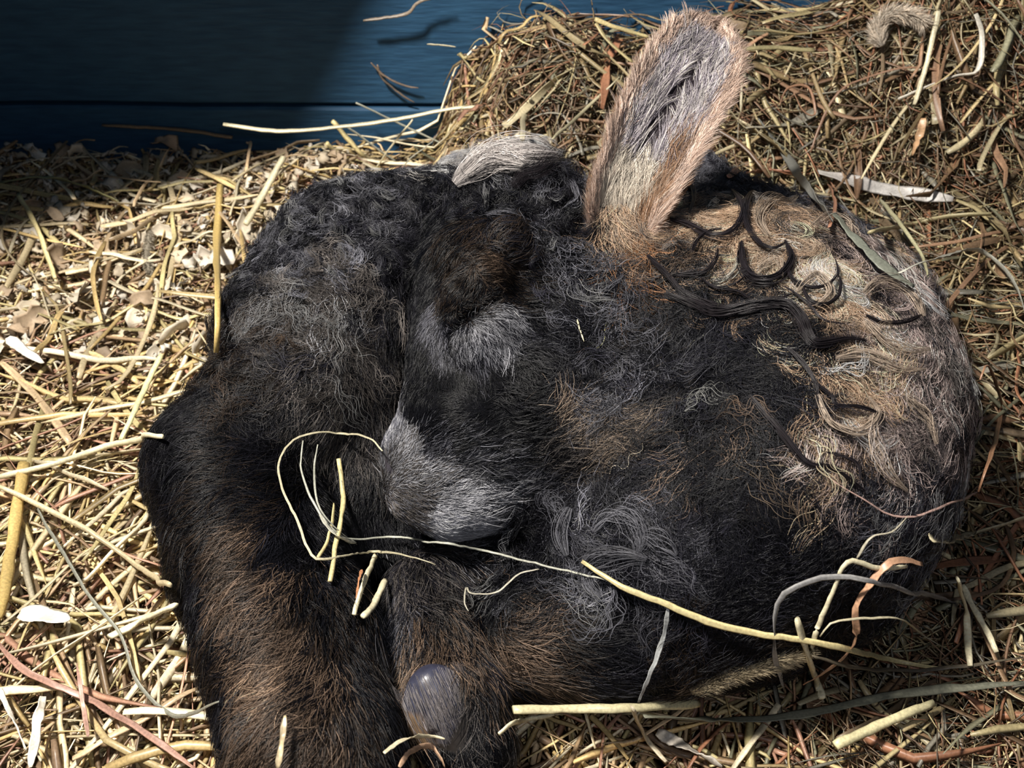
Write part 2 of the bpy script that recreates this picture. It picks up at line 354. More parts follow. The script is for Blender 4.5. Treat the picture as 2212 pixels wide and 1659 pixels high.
# preset: length, curl (1/m), curl var, wave amp, wavelength, lift, clump radius, clump strength, radius
PRE = {
 'wool':  (.024, 210, 60, .5, .010, .0055, .0042, .55, .00010),
 'wave':  (.040, 25, 40, .85, .018, .0055, .0040, .75, .00010),
 'ring':  (.034, 150, 35, .15, .02, .0045, .0055, .65, .00009),
 'long':  (.034, 4, 12, .22, .024, .0040, .0035, .55, .00009),
 'leg':   (.014, 0, 25, .14, .02, .0040, .0020, .35, .00010),
 'face':  (.0075, 0, 30, .10, .02, .0014, .0012, .25, .00009),
}
G = [ # px, py, dx, dy, preset, colour A, colour B, share of B, length scale
 (960,420,-.4,.8,'wool',BLK,BK2,.4,1),(1020,420,-.2,.9,'wool',BLK,BK2,.5,1),(1100,440,-.2,1,'wool',BLK,GRY,.15,1),(1190,420,.1,1,'wool',BK2,GRY,.3,1),(1180,500,0,1,'wool',BK2,GRY,.35,1),
 (1000,370,-.7,-.2,'wave',WHT,LGR,.35,.8),(1060,330,-.6,-.5,'wave',WHT,LGR,.3,.8),(1150,318,-.4,-.6,'wave',WHT,BK2,.4,.8),(1040,352,-.7,-.3,'wave',WHT,LGR,.35,1),(1110,332,-.5,-.5,'wave',WHT,LGR,.35,1),(1000,385,-.9,.1,'wave',WHT,BLK,.3,1),(1180,340,-.3,-.6,'wool',LGR,BLK,.5,1),
 (1240,380,.2,.8,'wool',BLK,BK2,.3,1),(1250,470,.1,1,'wool',BLK,BK2,.4,1),(1270,560,.1,1,'wave',BLK,GRY,.35,.8),
 (930,520,-.2,1,'leg',BLK,BLK,0,1),(910,620,-.2,1,'face',BLK,BLK,0,1),(1000,520,-.3,.6,'leg',BLK,DBR,.4,.9),(1100,540,.4,-.3,'leg',BK2,DBR,.4,1),
 (1050,575,.7,-.3,'face',DBR,BRN,.3,1),(1000,590,-.5,.2,'face',DBR,BLK,.5,1),(1020,620,-.2,.5,'face',BLK,DBR,.35,.8),(960,640,-.3,.6,'face',DBR,BLK,.5,.8),(1100,620,.9,.2,'face',BLK,DBR,.4,1),
 (938,690,-.6,.5,'face',GRY,BK2,.4,1.2),(955,735,-.2,.9,'face',GRY,BK2,.35,1.2),(965,765,0,1,'face',GRY,BLK,.3,1.2),
 (1010,735,.0,1,'face',EYG,BK2,.35,1.3),(1050,715,.4,.7,'face',EYG,BK2,.35,1.4),(1090,690,.8,.4,'face',EYG,BK2,.4,1.4),(1080,750,.4,.8,'face',EYG,BK2,.35,1.4),(1140,725,.9,.3,'face',GRY,BK2,.5,1.5),(1030,775,.1,1,'face',GRY,BLK,.5,1.3),
 (1000,665,.5,-.4,'face',BLK,DBR,.3,.6),(1050,645,.6,-.3,'face',BLK,DBR,.4,.7),
 (1180,760,.9,.3,'leg',BLK,BK2,.4,1.2),(1200,680,.8,.5,'leg',BLK,BK2,.4,1),
 (930,820,.2,.9,'face',BLK,BLK,0,1),(1000,830,.6,.6,'face',BLK,BLK,0,1),(1100,830,.9,.3,'leg',BLK,BLK,0,.8),(900,900,.3,-.5,'face',BLK,BLK,0,1),(960,900,.7,-.2,'face',BLK,BLK,0,1),(1050,910,.9,-.1,'face',BLK,BLK,0,1.2),(1130,930,1,-.2,'leg',BLK,BK2,.3,1),
 (855,935,.2,-.8,'face',GRY,LGR,.3,.9),(880,965,.5,-.6,'face',GBR,LGR,.62,.9),(930,980,.7,-.5,'face',GRY,BK2,.35,.9),(880,1020,.7,-.3,'face',GBR,LGR,.62,.8),(940,1030,.8,-.4,'face',GBR,LGR,.62,.9),(880,1080,.5,.2,'face',GBR,GRY,.3,.8),
 (1010,1000,.9,-.3,'face',GRY,BK2,.4,1.3),(1020,1040,1,-.15,'face',LGR,BK2,.3,1.4),(1000,1080,1,-.1,'face',LGR,BK2,.25,1.4),(960,1120,.9,.2,'face',LGR,GRY,.25,1.1),(1010,1135,.9,.05,'face',LGR,GRY,.3,1.3),(1060,1090,1,-.15,'leg',LGR,BK2,.4,1),(1120,1050,1,-.2,'leg',GRY,BK2,.5,1.1),(1130,1100,.9,-.3,'leg',GRY,BK2,.55,1.1),(1060,1010,1,-.2,'leg',BLK,GRY,.4,1),(1140,990,1,-.3,'leg',BLK,GBR,.35,1.1),
 (1220,900,.7,-.5,'leg',PTC,BRN,.3,1.6),(1220,950,.8,-.4,'leg',PTC,BK2,.3,1.6),(1290,890,.8,-.35,'leg',PTC,GBR,.4,1.8),(1300,940,.85,-.35,'leg',PTC,GBR,.4,1.8),(1240,880,.7,-.4,'leg',PTC,BK2,.4,1.6),(1260,970,.85,-.4,'leg',GBR,PTC,.5,1.7),(1330,960,.9,-.3,'leg',GBR,PTC,.5,1.7),(1360,890,.8,-.4,'long',GBR,BK2,.5,.7),(1200,1000,.95,-.3,'leg',BLK,GBR,.4,1.4),
 (1200,850,.8,-.1,'leg',BLK,BK2,.5,1.6),(1240,810,.6,.5,'wave',BK2,GRY,.4,.7),
 (1270,630,.3,1,'wave',BK2,GRY,.4,.7),(1300,680,.4,.9,'wave',BLK,GRY,.25,.8),(1330,560,.15,1,'leg',ORT,PTC,.4,2.1),(1330,470,0,1,'leg',TAN,PTC,.5,2.2),(1365,510,.35,1,'leg',ORT,PTC,.4,2.2),(1295,520,0,1,'leg',TAN,BLK,.55,1.8),(1345,620,.2,1,'leg',ORT,BLK,.5,2),(1285,600,.2,1,'wave',BLK,GRY,.3,.8),
 (1380,700,.9,.3,'wave',BLK,BK2,.4,1),(1500,760,1,.2,'wave',BLK,BK2,.4,1.1),(1430,620,.9,.4,'wave',BLK,DBR,.3,1),(1600,720,1,.3,'wave',BLK,BK2,.4,1.1),(1400,820,.8,.5,'wave',BLK,GRY,.25,1),
 (1440,520,.7,.5,'ring',GBR,TAN,.5,.9),(1470,580,.8,.4,'ring',TAN,GBR,.35,1),(1540,500,.6,.6,'ring',TAN,LTN,.4,1),(1600,580,.6,.6,'ring',TAN,LTN,.4,1),(1560,640,.7,.5,'ring',TAN,GBR,.35,1),(1680,620,.6,.6,'ring',LTN,TAN,.5,1),(1780,600,.6,.6,'ring',LTN,TAN,.4,1),(1700,500,.5,.5,'ring',TAN,GBR,.4,1),(1640,450,.4,.3,'ring',GBR,TAN,.5,1),
 (1680,690,.6,.6,'ring',TAN,BK2,.25,1),(1760,690,.6,.7,'ring',LTN,TAN,.5,1),(1820,540,.7,.4,'ring',PNK,BK2,.3,.8),(1870,660,.6,.5,'ring',PNK,LTN,.5,1),(1850,760,.7,.6,'ring',LTN,TAN,.4,1),(1790,800,.5,.8,'wave',TAN,LTN,.5,1),(1840,880,.3,.9,'ring',LTN,TAN,.5,1),(1800,950,.2,1,'wave',TAN,PNK,.4,1),
 (1960,660,.8,.6,'wave',PNK,BK2,.3,1),(1980,780,.7,.7,'wave',PNK,GBR,.3,1),(2000,880,.4,.9,'wave',PNK,BK2,.4,1),(1930,900,.3,1,'wave',PNK,GBR,.3,1),(2000,1000,.1,1,'wave',PNK,BK2,.5,1),(1920,1020,.1,1,'wave',PNK,BK2,.5,1),(1900,1120,0,1,'wave',GRY,BK2,.5,1),(1980,1100,-.2,1,'wave',GRY,BK2,.4,1),
 (1500,380,.3,-.2,'wool',BK2,GRY,.5,1),(1550,400,.5,0,'wool',BK2,GRY,.4,1),(1440,400,.1,.2,'wool',BLK,BK2,.4,1),  # grey mixed in so the tuft behind the ear looks lit
 (1700,800,.7,.6,'wave',BLK,DBR,.3,1.1),(1620,830,.8,.5,'wave',BLK,BK2,.4,1.1),(1500,870,.7,.6,'wave',BLK,BK2,.35,1.1),(1540,930,.5,.8,'wave',BLK,BRN,.2,1.2),(1650,950,.4,.9,'long',BLK,GBR,.25,1.3),(1600,1050,.5,.9,'long',BLK,BK2,.4,1.3),(1730,1020,.5,.9,'long',BLK,GBR,.2,1.3),(1760,1150,.5,.8,'wave',BLK,BK2,.4,1.2),(1700,1250,.4,.8,'wave',BLK,BK2,.4,1.1),(1820,1180,.3,.9,'wave',BLK,GRY,.2,1),
 (1450,1000,.6,.6,'wave',BLK,BK2,.4,1.1),(1340,1060,.7,.3,'wave',BLK,BK2,.4,1),(1350,1120,.7,.6,'wave',GRY,BK2,.5,1),(1300,1160,.6,.7,'wave',GRY,BK2,.4,1.1),(1420,1180,.6,.8,'wave',BK2,GRY,.4,1.1),(1230,1130,.8,.3,'wave',BK2,GRY,.4,.9),(1150,1180,.9,.3,'wave',BLK,GRY,.25,.8),(1500,1120,.6,.8,'wave',BLK,BK2,.4,1.2),(1550,1250,.5,.8,'wave',BLK,BK2,.4,1.1),(1620,1350,.4,.8,'wave',BLK,DBR,.3,1),(1500,1360,.6,.6,'wave',BLK,DBR,.3,.9),(1780,1340,.3,.8,'wave',BLK,BK2,.3,1),
 (1060,1380,1,.25,'leg',BRN,DBR,.4,1.7),(1110,1420,1,.3,'leg',BRN,DBR,.4,1.6),(1130,1340,1,-.2,'leg',BRN,BLK,.5,1.5),(1190,1290,.7,-.5,'leg',BLK,BK2,.4,1.4),(1200,1400,1,.2,'leg',BLK,DBR,.4,1.4),(1300,1400,.9,.3,'leg',BLK,BK2,.5,1.2),(1300,1300,.8,-.4,'leg',BLK,BK2,.4,1.3),(1400,1430,.7,.5,'leg',BLK,BK2,.4,1.2),(1160,1480,.9,.3,'leg',DBR,BRN,.3,1.2),(1300,1480,.9,.2,'leg',BLK,BK2,.4,1.2),
 (900,1260,.3,.9,'leg',BK2,GBR,.4,1.4),(940,1300,.4,.9,'leg',GBR,BLK,.5,1.2),(990,1340,.5,.9,'leg',BRN,BLK,.5,1.1),(860,1340,-.4,.8,'long',BK2,GRY,.4,.7),(920,1370,.2,1,'leg',BRN,BLK,.5,1),(1000,1430,.3,1,'leg',BRN,BLK,.45,1),(930,1450,-.1,1,'leg',BRN,TAN,.35,1),(870,1450,-.3,1,'leg',GBR,TAN,.4,1.1),(1060,1500,.3,1,'leg',BLK,BRN,.3,1.2),(1060,1580,.1,1,'leg',BLK,GBR,.3,1.2),(1000,1500,.2,1,'leg',GBR,BLK,.5,1.1),(1040,1430,.4,.9,'leg',BK2,BRN,.3,1.2),
 (470,900,-.9,.2,'long',BLK,BK2,.4,.7),(420,960,-.8,.4,'leg',BLK,BK2,.3,1.5),(520,950,-.9,.2,'leg',BLK,DBR,.3,1.7),(600,960,-.8,.2,'leg',BLK,BK2,.4,1.5),(370,1060,-.7,.5,'leg',BLK,BK2,.3,1.3),(450,1080,-.7,.4,'leg',BLK,DBR,.3,1.2),(540,1080,-.6,.4,'leg',BLK,DBR,.25,1.2),(420,1180,-.5,.7,'leg',BLK,DBR,.3,1.2),(520,1180,-.5,.7,'leg',DBR,BRN,.35,1.2),(620,1180,-.3,.8,'leg',BLK,BK2,.3,1.1),
 (530,1270,-.55,.7,'leg',BRN,DBR,.45,1.3),(600,1270,-.45,.8,'leg',BRN,BLK,.45,1.2),(450,1270,-.5,.8,'leg',BLK,BK2,.3,1.1),(690,1280,-.2,.9,'leg',BLK,DBR,.2,1.1),(620,1370,-.5,.7,'leg',BRN,DBR,.35,1.2),(540,1380,-.6,.7,'leg',BRN,BLK,.5,1.2),(490,1400,-.5,.8,'leg',BLK,DBR,.4,1.2),(720,1370,-.2,.9,'leg',BLK,DBR,.35,1.1),(600,1460,-.6,.6,'leg',BRN,TAN,.3,1.2),(680,1460,-.4,.8,'leg',BRN,BLK,.45,1.1),(770,1440,-.1,1,'leg',BLK,DBR,.2,1.1),(560,1530,-.6,.6,'leg',BRN,GBR,.4,1.3),(640,1560,-.5,.7,'leg',BRN,DBR,.5,1.2),(760,1560,-.2,1,'leg',BLK,DBR,.5,1.1),(820,1520,0,1,'leg',BLK,BLK,0,1.1),(560,1620,-.4,.8,'leg',DBR,BRN,.4,1.2),(700,1630,-.3,.9,'leg',DBR,BRN,.45,1.2),(500,1520,-.6,.7,'leg',BLK,BK2,.4,1.3),
 (850,450,-.5,.5,'wool',BK2,GRY,.3,1),(760,480,-.5,.6,'wool',BK2,GRY,.4,1),(680,520,-.6,.6,'wool',BLK,GRY,.4,1),(820,540,-.3,.8,'wool',BK2,GRY,.35,1),(620,590,-.6,.5,'wool',BK2,GRY,.4,1),(560,640,-.7,.5,'wool',BLK,GRY,.25,1),(720,600,-.3,.6,'wool',GRY,GBR,.5,1),(900,440,-.2,.8,'wool',BLK,GRY,.3,1),
 (650,680,-.4,.6,'wave',GBR,LGR,.35,.9),(700,660,-.2,.7,'wave',GBR,LGR,.3,.9),(790,650,-.3,.8,'wave',GBR,BK2,.5,.9),(540,730,-.7,.4,'wool',BLK,DBR,.4,1),(500,760,-.8,.4,'wool',BLK,DBR,.3,1),(600,770,-.5,.6,'wool',DBR,GBR,.4,1),(560,850,-.8,.5,'wave',BLK,DBR,.4,.9),(680,780,-.1,.9,'wave',GBR,BK2,.4,1),
 (770,730,.0,1,'long',GBR,BK2,.5,1.2),(830,760,.1,1,'long',BK2,GBR,.4,1.2),(740,820,.1,1,'long',GBR,BK2,.5,1.3),(830,860,.15,1,'long',GBR,BK2,.5,1.3),(660,860,-.2,.9,'long',GBR,BLK,.5,1),(850,650,.1,1,'long',BLK,BK2,.4,1),(870,560,0,1,'wool',BLK,BK2,.4,.9),(600,890,-.7,.5,'long',BLK,BK2,.4,.8),(800,920,.2,1,'long',GBR,BLK,.5,1),
 (915,765,0,1,'face',BLK,BLK,0,1),(905,700,0,1,'face',BLK,BLK,0,1),(915,650,0,1,'face',BLK,BLK,0,1),(940,800,.2,1,'face',BLK,BLK,0,1),(990,800,.3,1,'face',BLK,BLK,0,1),(1060,800,.5,.8,'face',BLK,BLK,0,1.3),(1120,785,.7,.6,'leg',BLK,BLK,0,.8),(980,725,0,1,'face',BLK,BLK,0,.6),(975,760,0,1,'face',BLK,BLK,0,.6),(990,690,.5,.5,'face',BLK,BLK,0,.6),(980,655,-.3,.3,'face',BLK,DBR,.3,.6),
 (905,735,0,1,'face',BLK,BLK,0,1),(900,670,0,1,'face',BLK,BLK,0,1),(925,630,0,1,'face',BLK,BLK,0,1),(1150,690,.9,.2,'leg',BLK,BK2,.2,.7),(1130,760,.8,.3,'leg',BLK,BK2,.4,.8),
 (838,1400,0,1,'leg',BLK,BLK,0,1),(845,1500,0,1,'leg',BLK,BLK,0,1),(840,1600,0,1,'leg',BLK,BLK,0,1),(1095,1480,.2,1,'leg',BLK,BLK,0,1),(1050,1330,.4,.8,'leg',BLK,BLK,0,1),  # black coat between the limbs paints in the shadowed crevices
 (880,900,.2,-.6,'face',BLK,BLK,0,1),(930,935,.6,-.5,'face',BLK,GRY,.15,1),(990,960,.8,-.3,'face',BLK,GRY,.15,1),(1060,975,1,-.2,'leg',BLK,GRY,.15,1),(860,860,.1,-.9,'face',BLK,BLK,0,1),(870,800,0,1,'face',BLK,BLK,0,1),
 (1000,560,.2,-.4,'face',DBR,BLK,.4,1),(1090,585,.9,-.1,'face',DBR,BLK,.4,1),
 (700,1040,-.1,1,'leg',BLK,BLK,0,1),(800,1100,.1,1,'leg',BLK,BLK,0,1),(700,1150,0,1,'leg',BLK,BLK,0,1),
]
PN = list(PRE.keys()); PT = np.array([PRE[k] for k in PN])
gpx = np.array([g[0] for g in G], float); gpy = np.array([g[1] for g in G], float)
gP = hit(gpx, gpy, 0.0, ter=False); ok = sdf(gP) < 0.004
sel = np.where(ok)[0]; gP = gP[sel]
gN = sdfn(gP)
gD = np.array([g[2]*RT-g[3]*UP for g in G])[sel]; gD = nrm(gD-(gD*gN).sum(1, keepdims=True)*gN)
gT = np.array([PN.index(g[4]) for g in G])[sel]; gA = np.array([g[5] for g in G])[sel]; gB = np.array([g[6] for g in G])[sel]
gF = np.array([g[7] for g in G], float)[sel]; gL = np.array([g[8] for g in G], float)[sel]
print('guides', len(G), 'on body', len(sel), 'missed', [G[i][:2] for i in np.where(~ok)[0]])
def guide_weights(P, power=5):
    d = np.linalg.norm(P[:, None, :].astype(np.float32)-gP[None].astype(np.float32), axis=-1)+0.003
    w = d**-power; return w/w.sum(1, keepdims=True)
# skin colour under the coat
bcol = np.empty((len(bv), 3))
for s0 in range(0, len(bv), 40000):
    w = guide_weights(bv[s0:s0+40000]); bcol[s0:s0+40000] = w@(gA*(1-gF[:, None])+gB*gF[:, None])
bcol = bcol*0.55  # darkened so the gaps between hairs look shaded
nose_c = hit([832], [990], 0, ter=False)[0]

lamb_c = at_z(np.array([1200.]), np.array([900.]), np.array([0.]))[0]
lamb = empty('lamb', lamb_c); tagp(lamb, 'newborn black and tan lamb with curly fleece, curled up asleep in the straw', 'lamb')
body = adopt(mesh_np('body', bv, bq, M_SKIN, None, None, bcol), lamb)

# ------------------------------------------------------------------ hair
def add_hair(name, pts, rad, col, parent, m=M_HAIR):
    rad = rad*1.3
    N, n, _ = pts.shape
    hc = bpy.data.hair_curves.new(name); hc.add_curves([n]*N)
    hc.attributes['position'].data.foreach_set('vector', np.ascontiguousarray(pts, np.float32).reshape(-1))
    ra = hc.attributes.get('radius') or hc.attributes.new('radius', 'FLOAT', 'POINT')
    ra.data.foreach_set('value', np.ascontiguousarray(rad, np.float32).reshape(-1))
    a = hc.attributes.new('hcol', 'FLOAT_COLOR', 'CURVE'); c4 = np.ones((N, 4), np.float32); c4[:, :3] = col
    a.data.foreach_set('color', c4.reshape(-1)); hc.materials.append(m)
    o = bpy.data.objects.new(name, hc); C.objects.link(o); adopt(o, parent)
    o['kind'] = 'stuff'
    return o
tri = np.concatenate([bq[:, [0, 1, 2]], bq[:, [0, 2, 3]]])
ta = bv[tri[:, 0]]; tb = bv[tri[:, 1]]; tc_ = bv[tri[:, 2]]
tn = np.cross(tb-ta, tc_-ta); area = np.linalg.norm(tn, axis=1)/2; tcen = (ta+tb+tc_)/3
tn = sdfn(tcen)
view = nrm(CAM-tcen); fac = (tn*view).sum(1)
wgt = area*np.where(fac > -0.25, 1.0, 0.15)*(tcen[:, 2] > -0.006)*(tn[:, 2] > -0.75)
pj = tcen-CAM; pxt = 1106+F*(pj@RT)/(pj@FW); pyt = 829.5-F*(pj@UP)/(pj@FW)
wgt *= np.where((pyt > 1950), 0.1, 1)
def sample(n, w):
    t = rng.choice(len(tri), n, p=w/w.sum()); u = rng.random((n, 2)); f = u.sum(1) > 1; u[f] = 1-u[f]
    return ta[t]+(tb[t]-ta[t])*u[:, :1]+(tc_[t]-ta[t])*u[:, 1:], t
def choose(w):
    cw = np.cumsum(w, 1); r = rng.random((len(w), 1)); return np.minimum((cw < r).sum(1), w.shape[1]-1)
def snap(P, it=2):
    for _ in range(it): P = P-sdfn(P)*sdf(P)[:, None]
    return P
def march(root, th0, D, curl, amp, wl, ph, L, lift, n):
    ds = (L/(n-1))[:, None]; p = root.copy(); N = sdfn(p); T = nrm(D-(D*N).sum(1, keepdims=True)*N)
    B = np.cross(N, T); T = T*np.cos(th0)[:, None]+B*np.sin(th0)[:, None]
    out = [p.copy()]
    for i in range(1, n):
        s = i/(n-1); dth = (curl*L/(n-1))+amp*(np.sin(2*math.pi*s*L/wl+ph)-np.sin(2*math.pi*(i-1)/(n-1)*L/wl+ph))
        B = np.cross(N, T); T = T*np.cos(dth)[:, None]+B*np.sin(dth)[:, None]
        p = p+T*ds
        N = sdfn(p); d = sdf(p); tgt = lift*math.sqrt(s)
        p = p+N*np.clip(tgt-d, -0.003, 0.003)[:, None]
        T = nrm(T-(T*N).sum(1, keepdims=True)*N)
        out.append(p.copy())
    return np.stack(out, 1)
def coat(ncl, per, types, n, over=None):
    # clump centres
    P, t = sample(ncl, wgt)
    w = guide_weights(P); pick = choose(guide_weights(P, 9)); 
    m = np.isin(gT[pick], types)&((((P[:, 2] > .02) & ((gT[pick] != 2) | (rng.random(len(P)) < .35)) & ((gT[pick] != 1) | (gA[pick][:, 0] < .2) | (rng.random(len(P)) < .5)))) if over else True); P, w, pick = P[m], w[m], pick[m]
    K = len(P); pr = PT[gT[pick]].copy()
    if over: pr[:, 5] *= 1.5; pr[:, 6] = .0016; pr[:, 7] = .8; pr[:, 0] *= 1.15; pr[:, 3] *= 1.2
    D = w@gD; D = nrm(D+0.15*rng.standard_normal((K, 3)))
    L = pr[:, 0]*(w@gL)*rng.uniform(.8, 1.2, K)
    sgn = np.where(rng.random(K) < .5, -1, 1)
    curl = sgn*pr[:, 1]+rng.normal(0, 1, K)*pr[:, 2]
    wool = gT[pick] == PN.index('wool'); ring = gT[pick] == PN.index('ring')
    th0 = rng.normal(0, 1, K)*np.where(wool, 2.0, np.where(ring, 1.2, .22))
    wl = pr[:, 4]*rng.uniform(.8, 1.3, K); ph = rng.uniform(0, 6.28, K); amp = pr[:, 3]*rng.uniform(.6, 1.4, K)
    lift = pr[:, 5]*rng.uniform(.5, 1.5, K)
    # neighbouring locks curl together: whorls for the curls, shared waves for the long wool
    def near(M2):
        sp, _ = sample(M2, wgt); ix = np.empty(K, int); sp32 = sp.astype(np.float32); P32 = P.astype(np.float32)
        for a in range(0, K, 2000):
            ix[a:a+2000] = ((P32[a:a+2000, None]-sp32[None])**2).sum(-1).argmin(1)
        return sp, ix
    shade = np.ones(K)
    for msk, M2, mix in ((wool, 4200, .85), (ring, 1500, .9)):
        if not msk.any(): continue
        sp, ix = near(M2); sg = np.where(rng.random(M2) < .5, -1, 1)[ix]; v = P-sp[ix]; r = np.linalg.norm(v, axis=1)
        tang = nrm(np.cross(sdfn(P), v))*sg[:, None]
        D = np.where(msk[:, None], nrm(D*(1-mix)+tang*mix+.12*rng.standard_normal((K, 3))), D)
        curl = np.where(msk, sg/np.clip(r, .0030, .012)*rng.uniform(.8, 1.2, K), curl); th0 = np.where(msk, rng.normal(0, .2, K), th0)
        L = np.where(msk, np.clip(r*3.6, .35*L, L), L)
        shade = np.where(msk, np.exp(rng.normal(0, .40, M2))[ix]*np.interp(r, [0, .008], [.7, 1.2]), shade)
    sp, ix = near(2400); wv = ~(wool | ring)
    ph = np.where(wv, rng.uniform(0, 6.28, 2400)[ix]+rng.normal(0, .25, K), ph); th0 = np.where(wv, rng.normal(0, .3, 2400)[ix]*(gT[pick] == 1)+rng.normal(0, .12, K), th0)
    sgw = np.where(rng.random(2400) < .5, -1, 1)[ix]; curl = np.where(gT[pick] == 1, sgw*np.abs(curl), curl); shade = np.where(wv, np.exp(rng.normal(0, .3, 2400))[ix]*np.where(gT[pick] == 1, np.exp(rng.normal(0, .4, K)), 1), shade)
    if over: shade = np.exp(rng.normal(over, .5, K))*np.where(gA[pick][:, 0] > .2, .6, 1)  # mostly brighter tones: gloss highlights painted into the loose lock colour
    isB = rng.random(K) < gF[pick]
    base = np.where(isB[:, None], gB[pick], gA[pick])*shade[:, None]
    if over: base = np.minimum(base, np.where(gA[pick][:, :1] > .2, .45, .15))
    gp = march(P, th0, D, curl, amp, wl, ph, L, lift, n)
    # children
    c = np.repeat(np.arange(K), per); N = len(c)
    off = rng.standard_normal((N, 3))*pr[c, 6][:, None]*0.6
    root = snap(P[c]+off)
    j = lambda s: rng.normal(0, s, N)
    ch = march(root, th0[c]+j(.25), D[c], curl[c]*(1+j(.15))+j(12), amp[c], wl[c], ph[c]+j(.3), L[c]*rng.uniform(.6, 1.15, N), lift[c]*rng.uniform(.3, 1.25, N), n)
    s = np.linspace(0, 1, n)[None, :, None]
    k = (pr[c, 7]*rng.uniform(.4, 1.2, N))[:, None, None]*s**1.2
    pts = ch+(gp[c]-ch)*np.clip(k, 0, 1)+(root-P[c])[:, None, :]*0.22*np.clip(k, 0, 1)
    rad = pr[c, 8][:, None]*np.interp(np.linspace(0, 1, n), [0, .3, .8, 1], [.9, 1, .7, .2])[None]*rng.uniform(.7, 1.3, (N, 1))
    mixc = rng.random(N) < .15
    pk2 = choose(guide_weights(root, 9)); own = np.where((rng.random(N) < gF[pk2])[:, None], gB[pk2], gA[pk2])
    straight = ~np.isin(gT[pick], [0, 1, 2])[c]
    if over: mixc[:] = False; straight[:] = False
    col = np.where((mixc | straight)[:, None], own*shade[c][:, None], base[c])*np.exp(rng.normal(0, .28, (N, 1)))
    return pts, rad, np.minimum(col, .62)
def cut(pts, rad, col, m): return pts[m], rad[m], col[m]
sl_c = hit([1000, 1030, 985, 975], [695, 674, 714, 745], 0, ter=False)
def bare(pts):   # no hair rooted in the eye slit, on the nose tip, in the mouth line
    r = pts[:, 0]; m = np.ones(len(r), bool)
    for cc, rr in ((nose_c, .0055), (hit([840], [1015], 0, ter=False)[0], .005), (sl_c[0], .0028), (sl_c[1], .0028), (sl_c[2], .0022), (sl_c[3], .002)):
        m &= np.linalg.norm(r-cc, axis=1) > rr
    for q in HOOFBARE: m &= np.linalg.norm(r-q[0], axis=1) > q[1]
    return m
HOOFBARE = [(hit([950], [1545], 0, ter=False)[0], .0130), (hit([968], [1580], 0, ter=False)[0], .0085)]
QL = 1.0
pts, rad, col = coat(int(13500*QL), 27, [0, 1, 2], 13); m = bare(pts)
add_hair('curly_fleece', *cut(pts, rad, col, m), lamb)
pts, rad, col = coat(int(2600*QL), 15, [0, 1, 2], 15, .5); m = bare(pts)
add_hair('loose_locks', *cut(pts, rad, col, m), lamb)
pts, rad, col = coat(int(44000*QL), 9, [3, 4], 8); m = bare(pts)
add_hair('leg_hair', *cut(pts, rad, col, m), lamb)
pts, rad, col = coat(int(230000*QL), 8, [5], 6); m = bare(pts)
add_hair('face_hair', *cut(pts, rad, col, m), lamb)
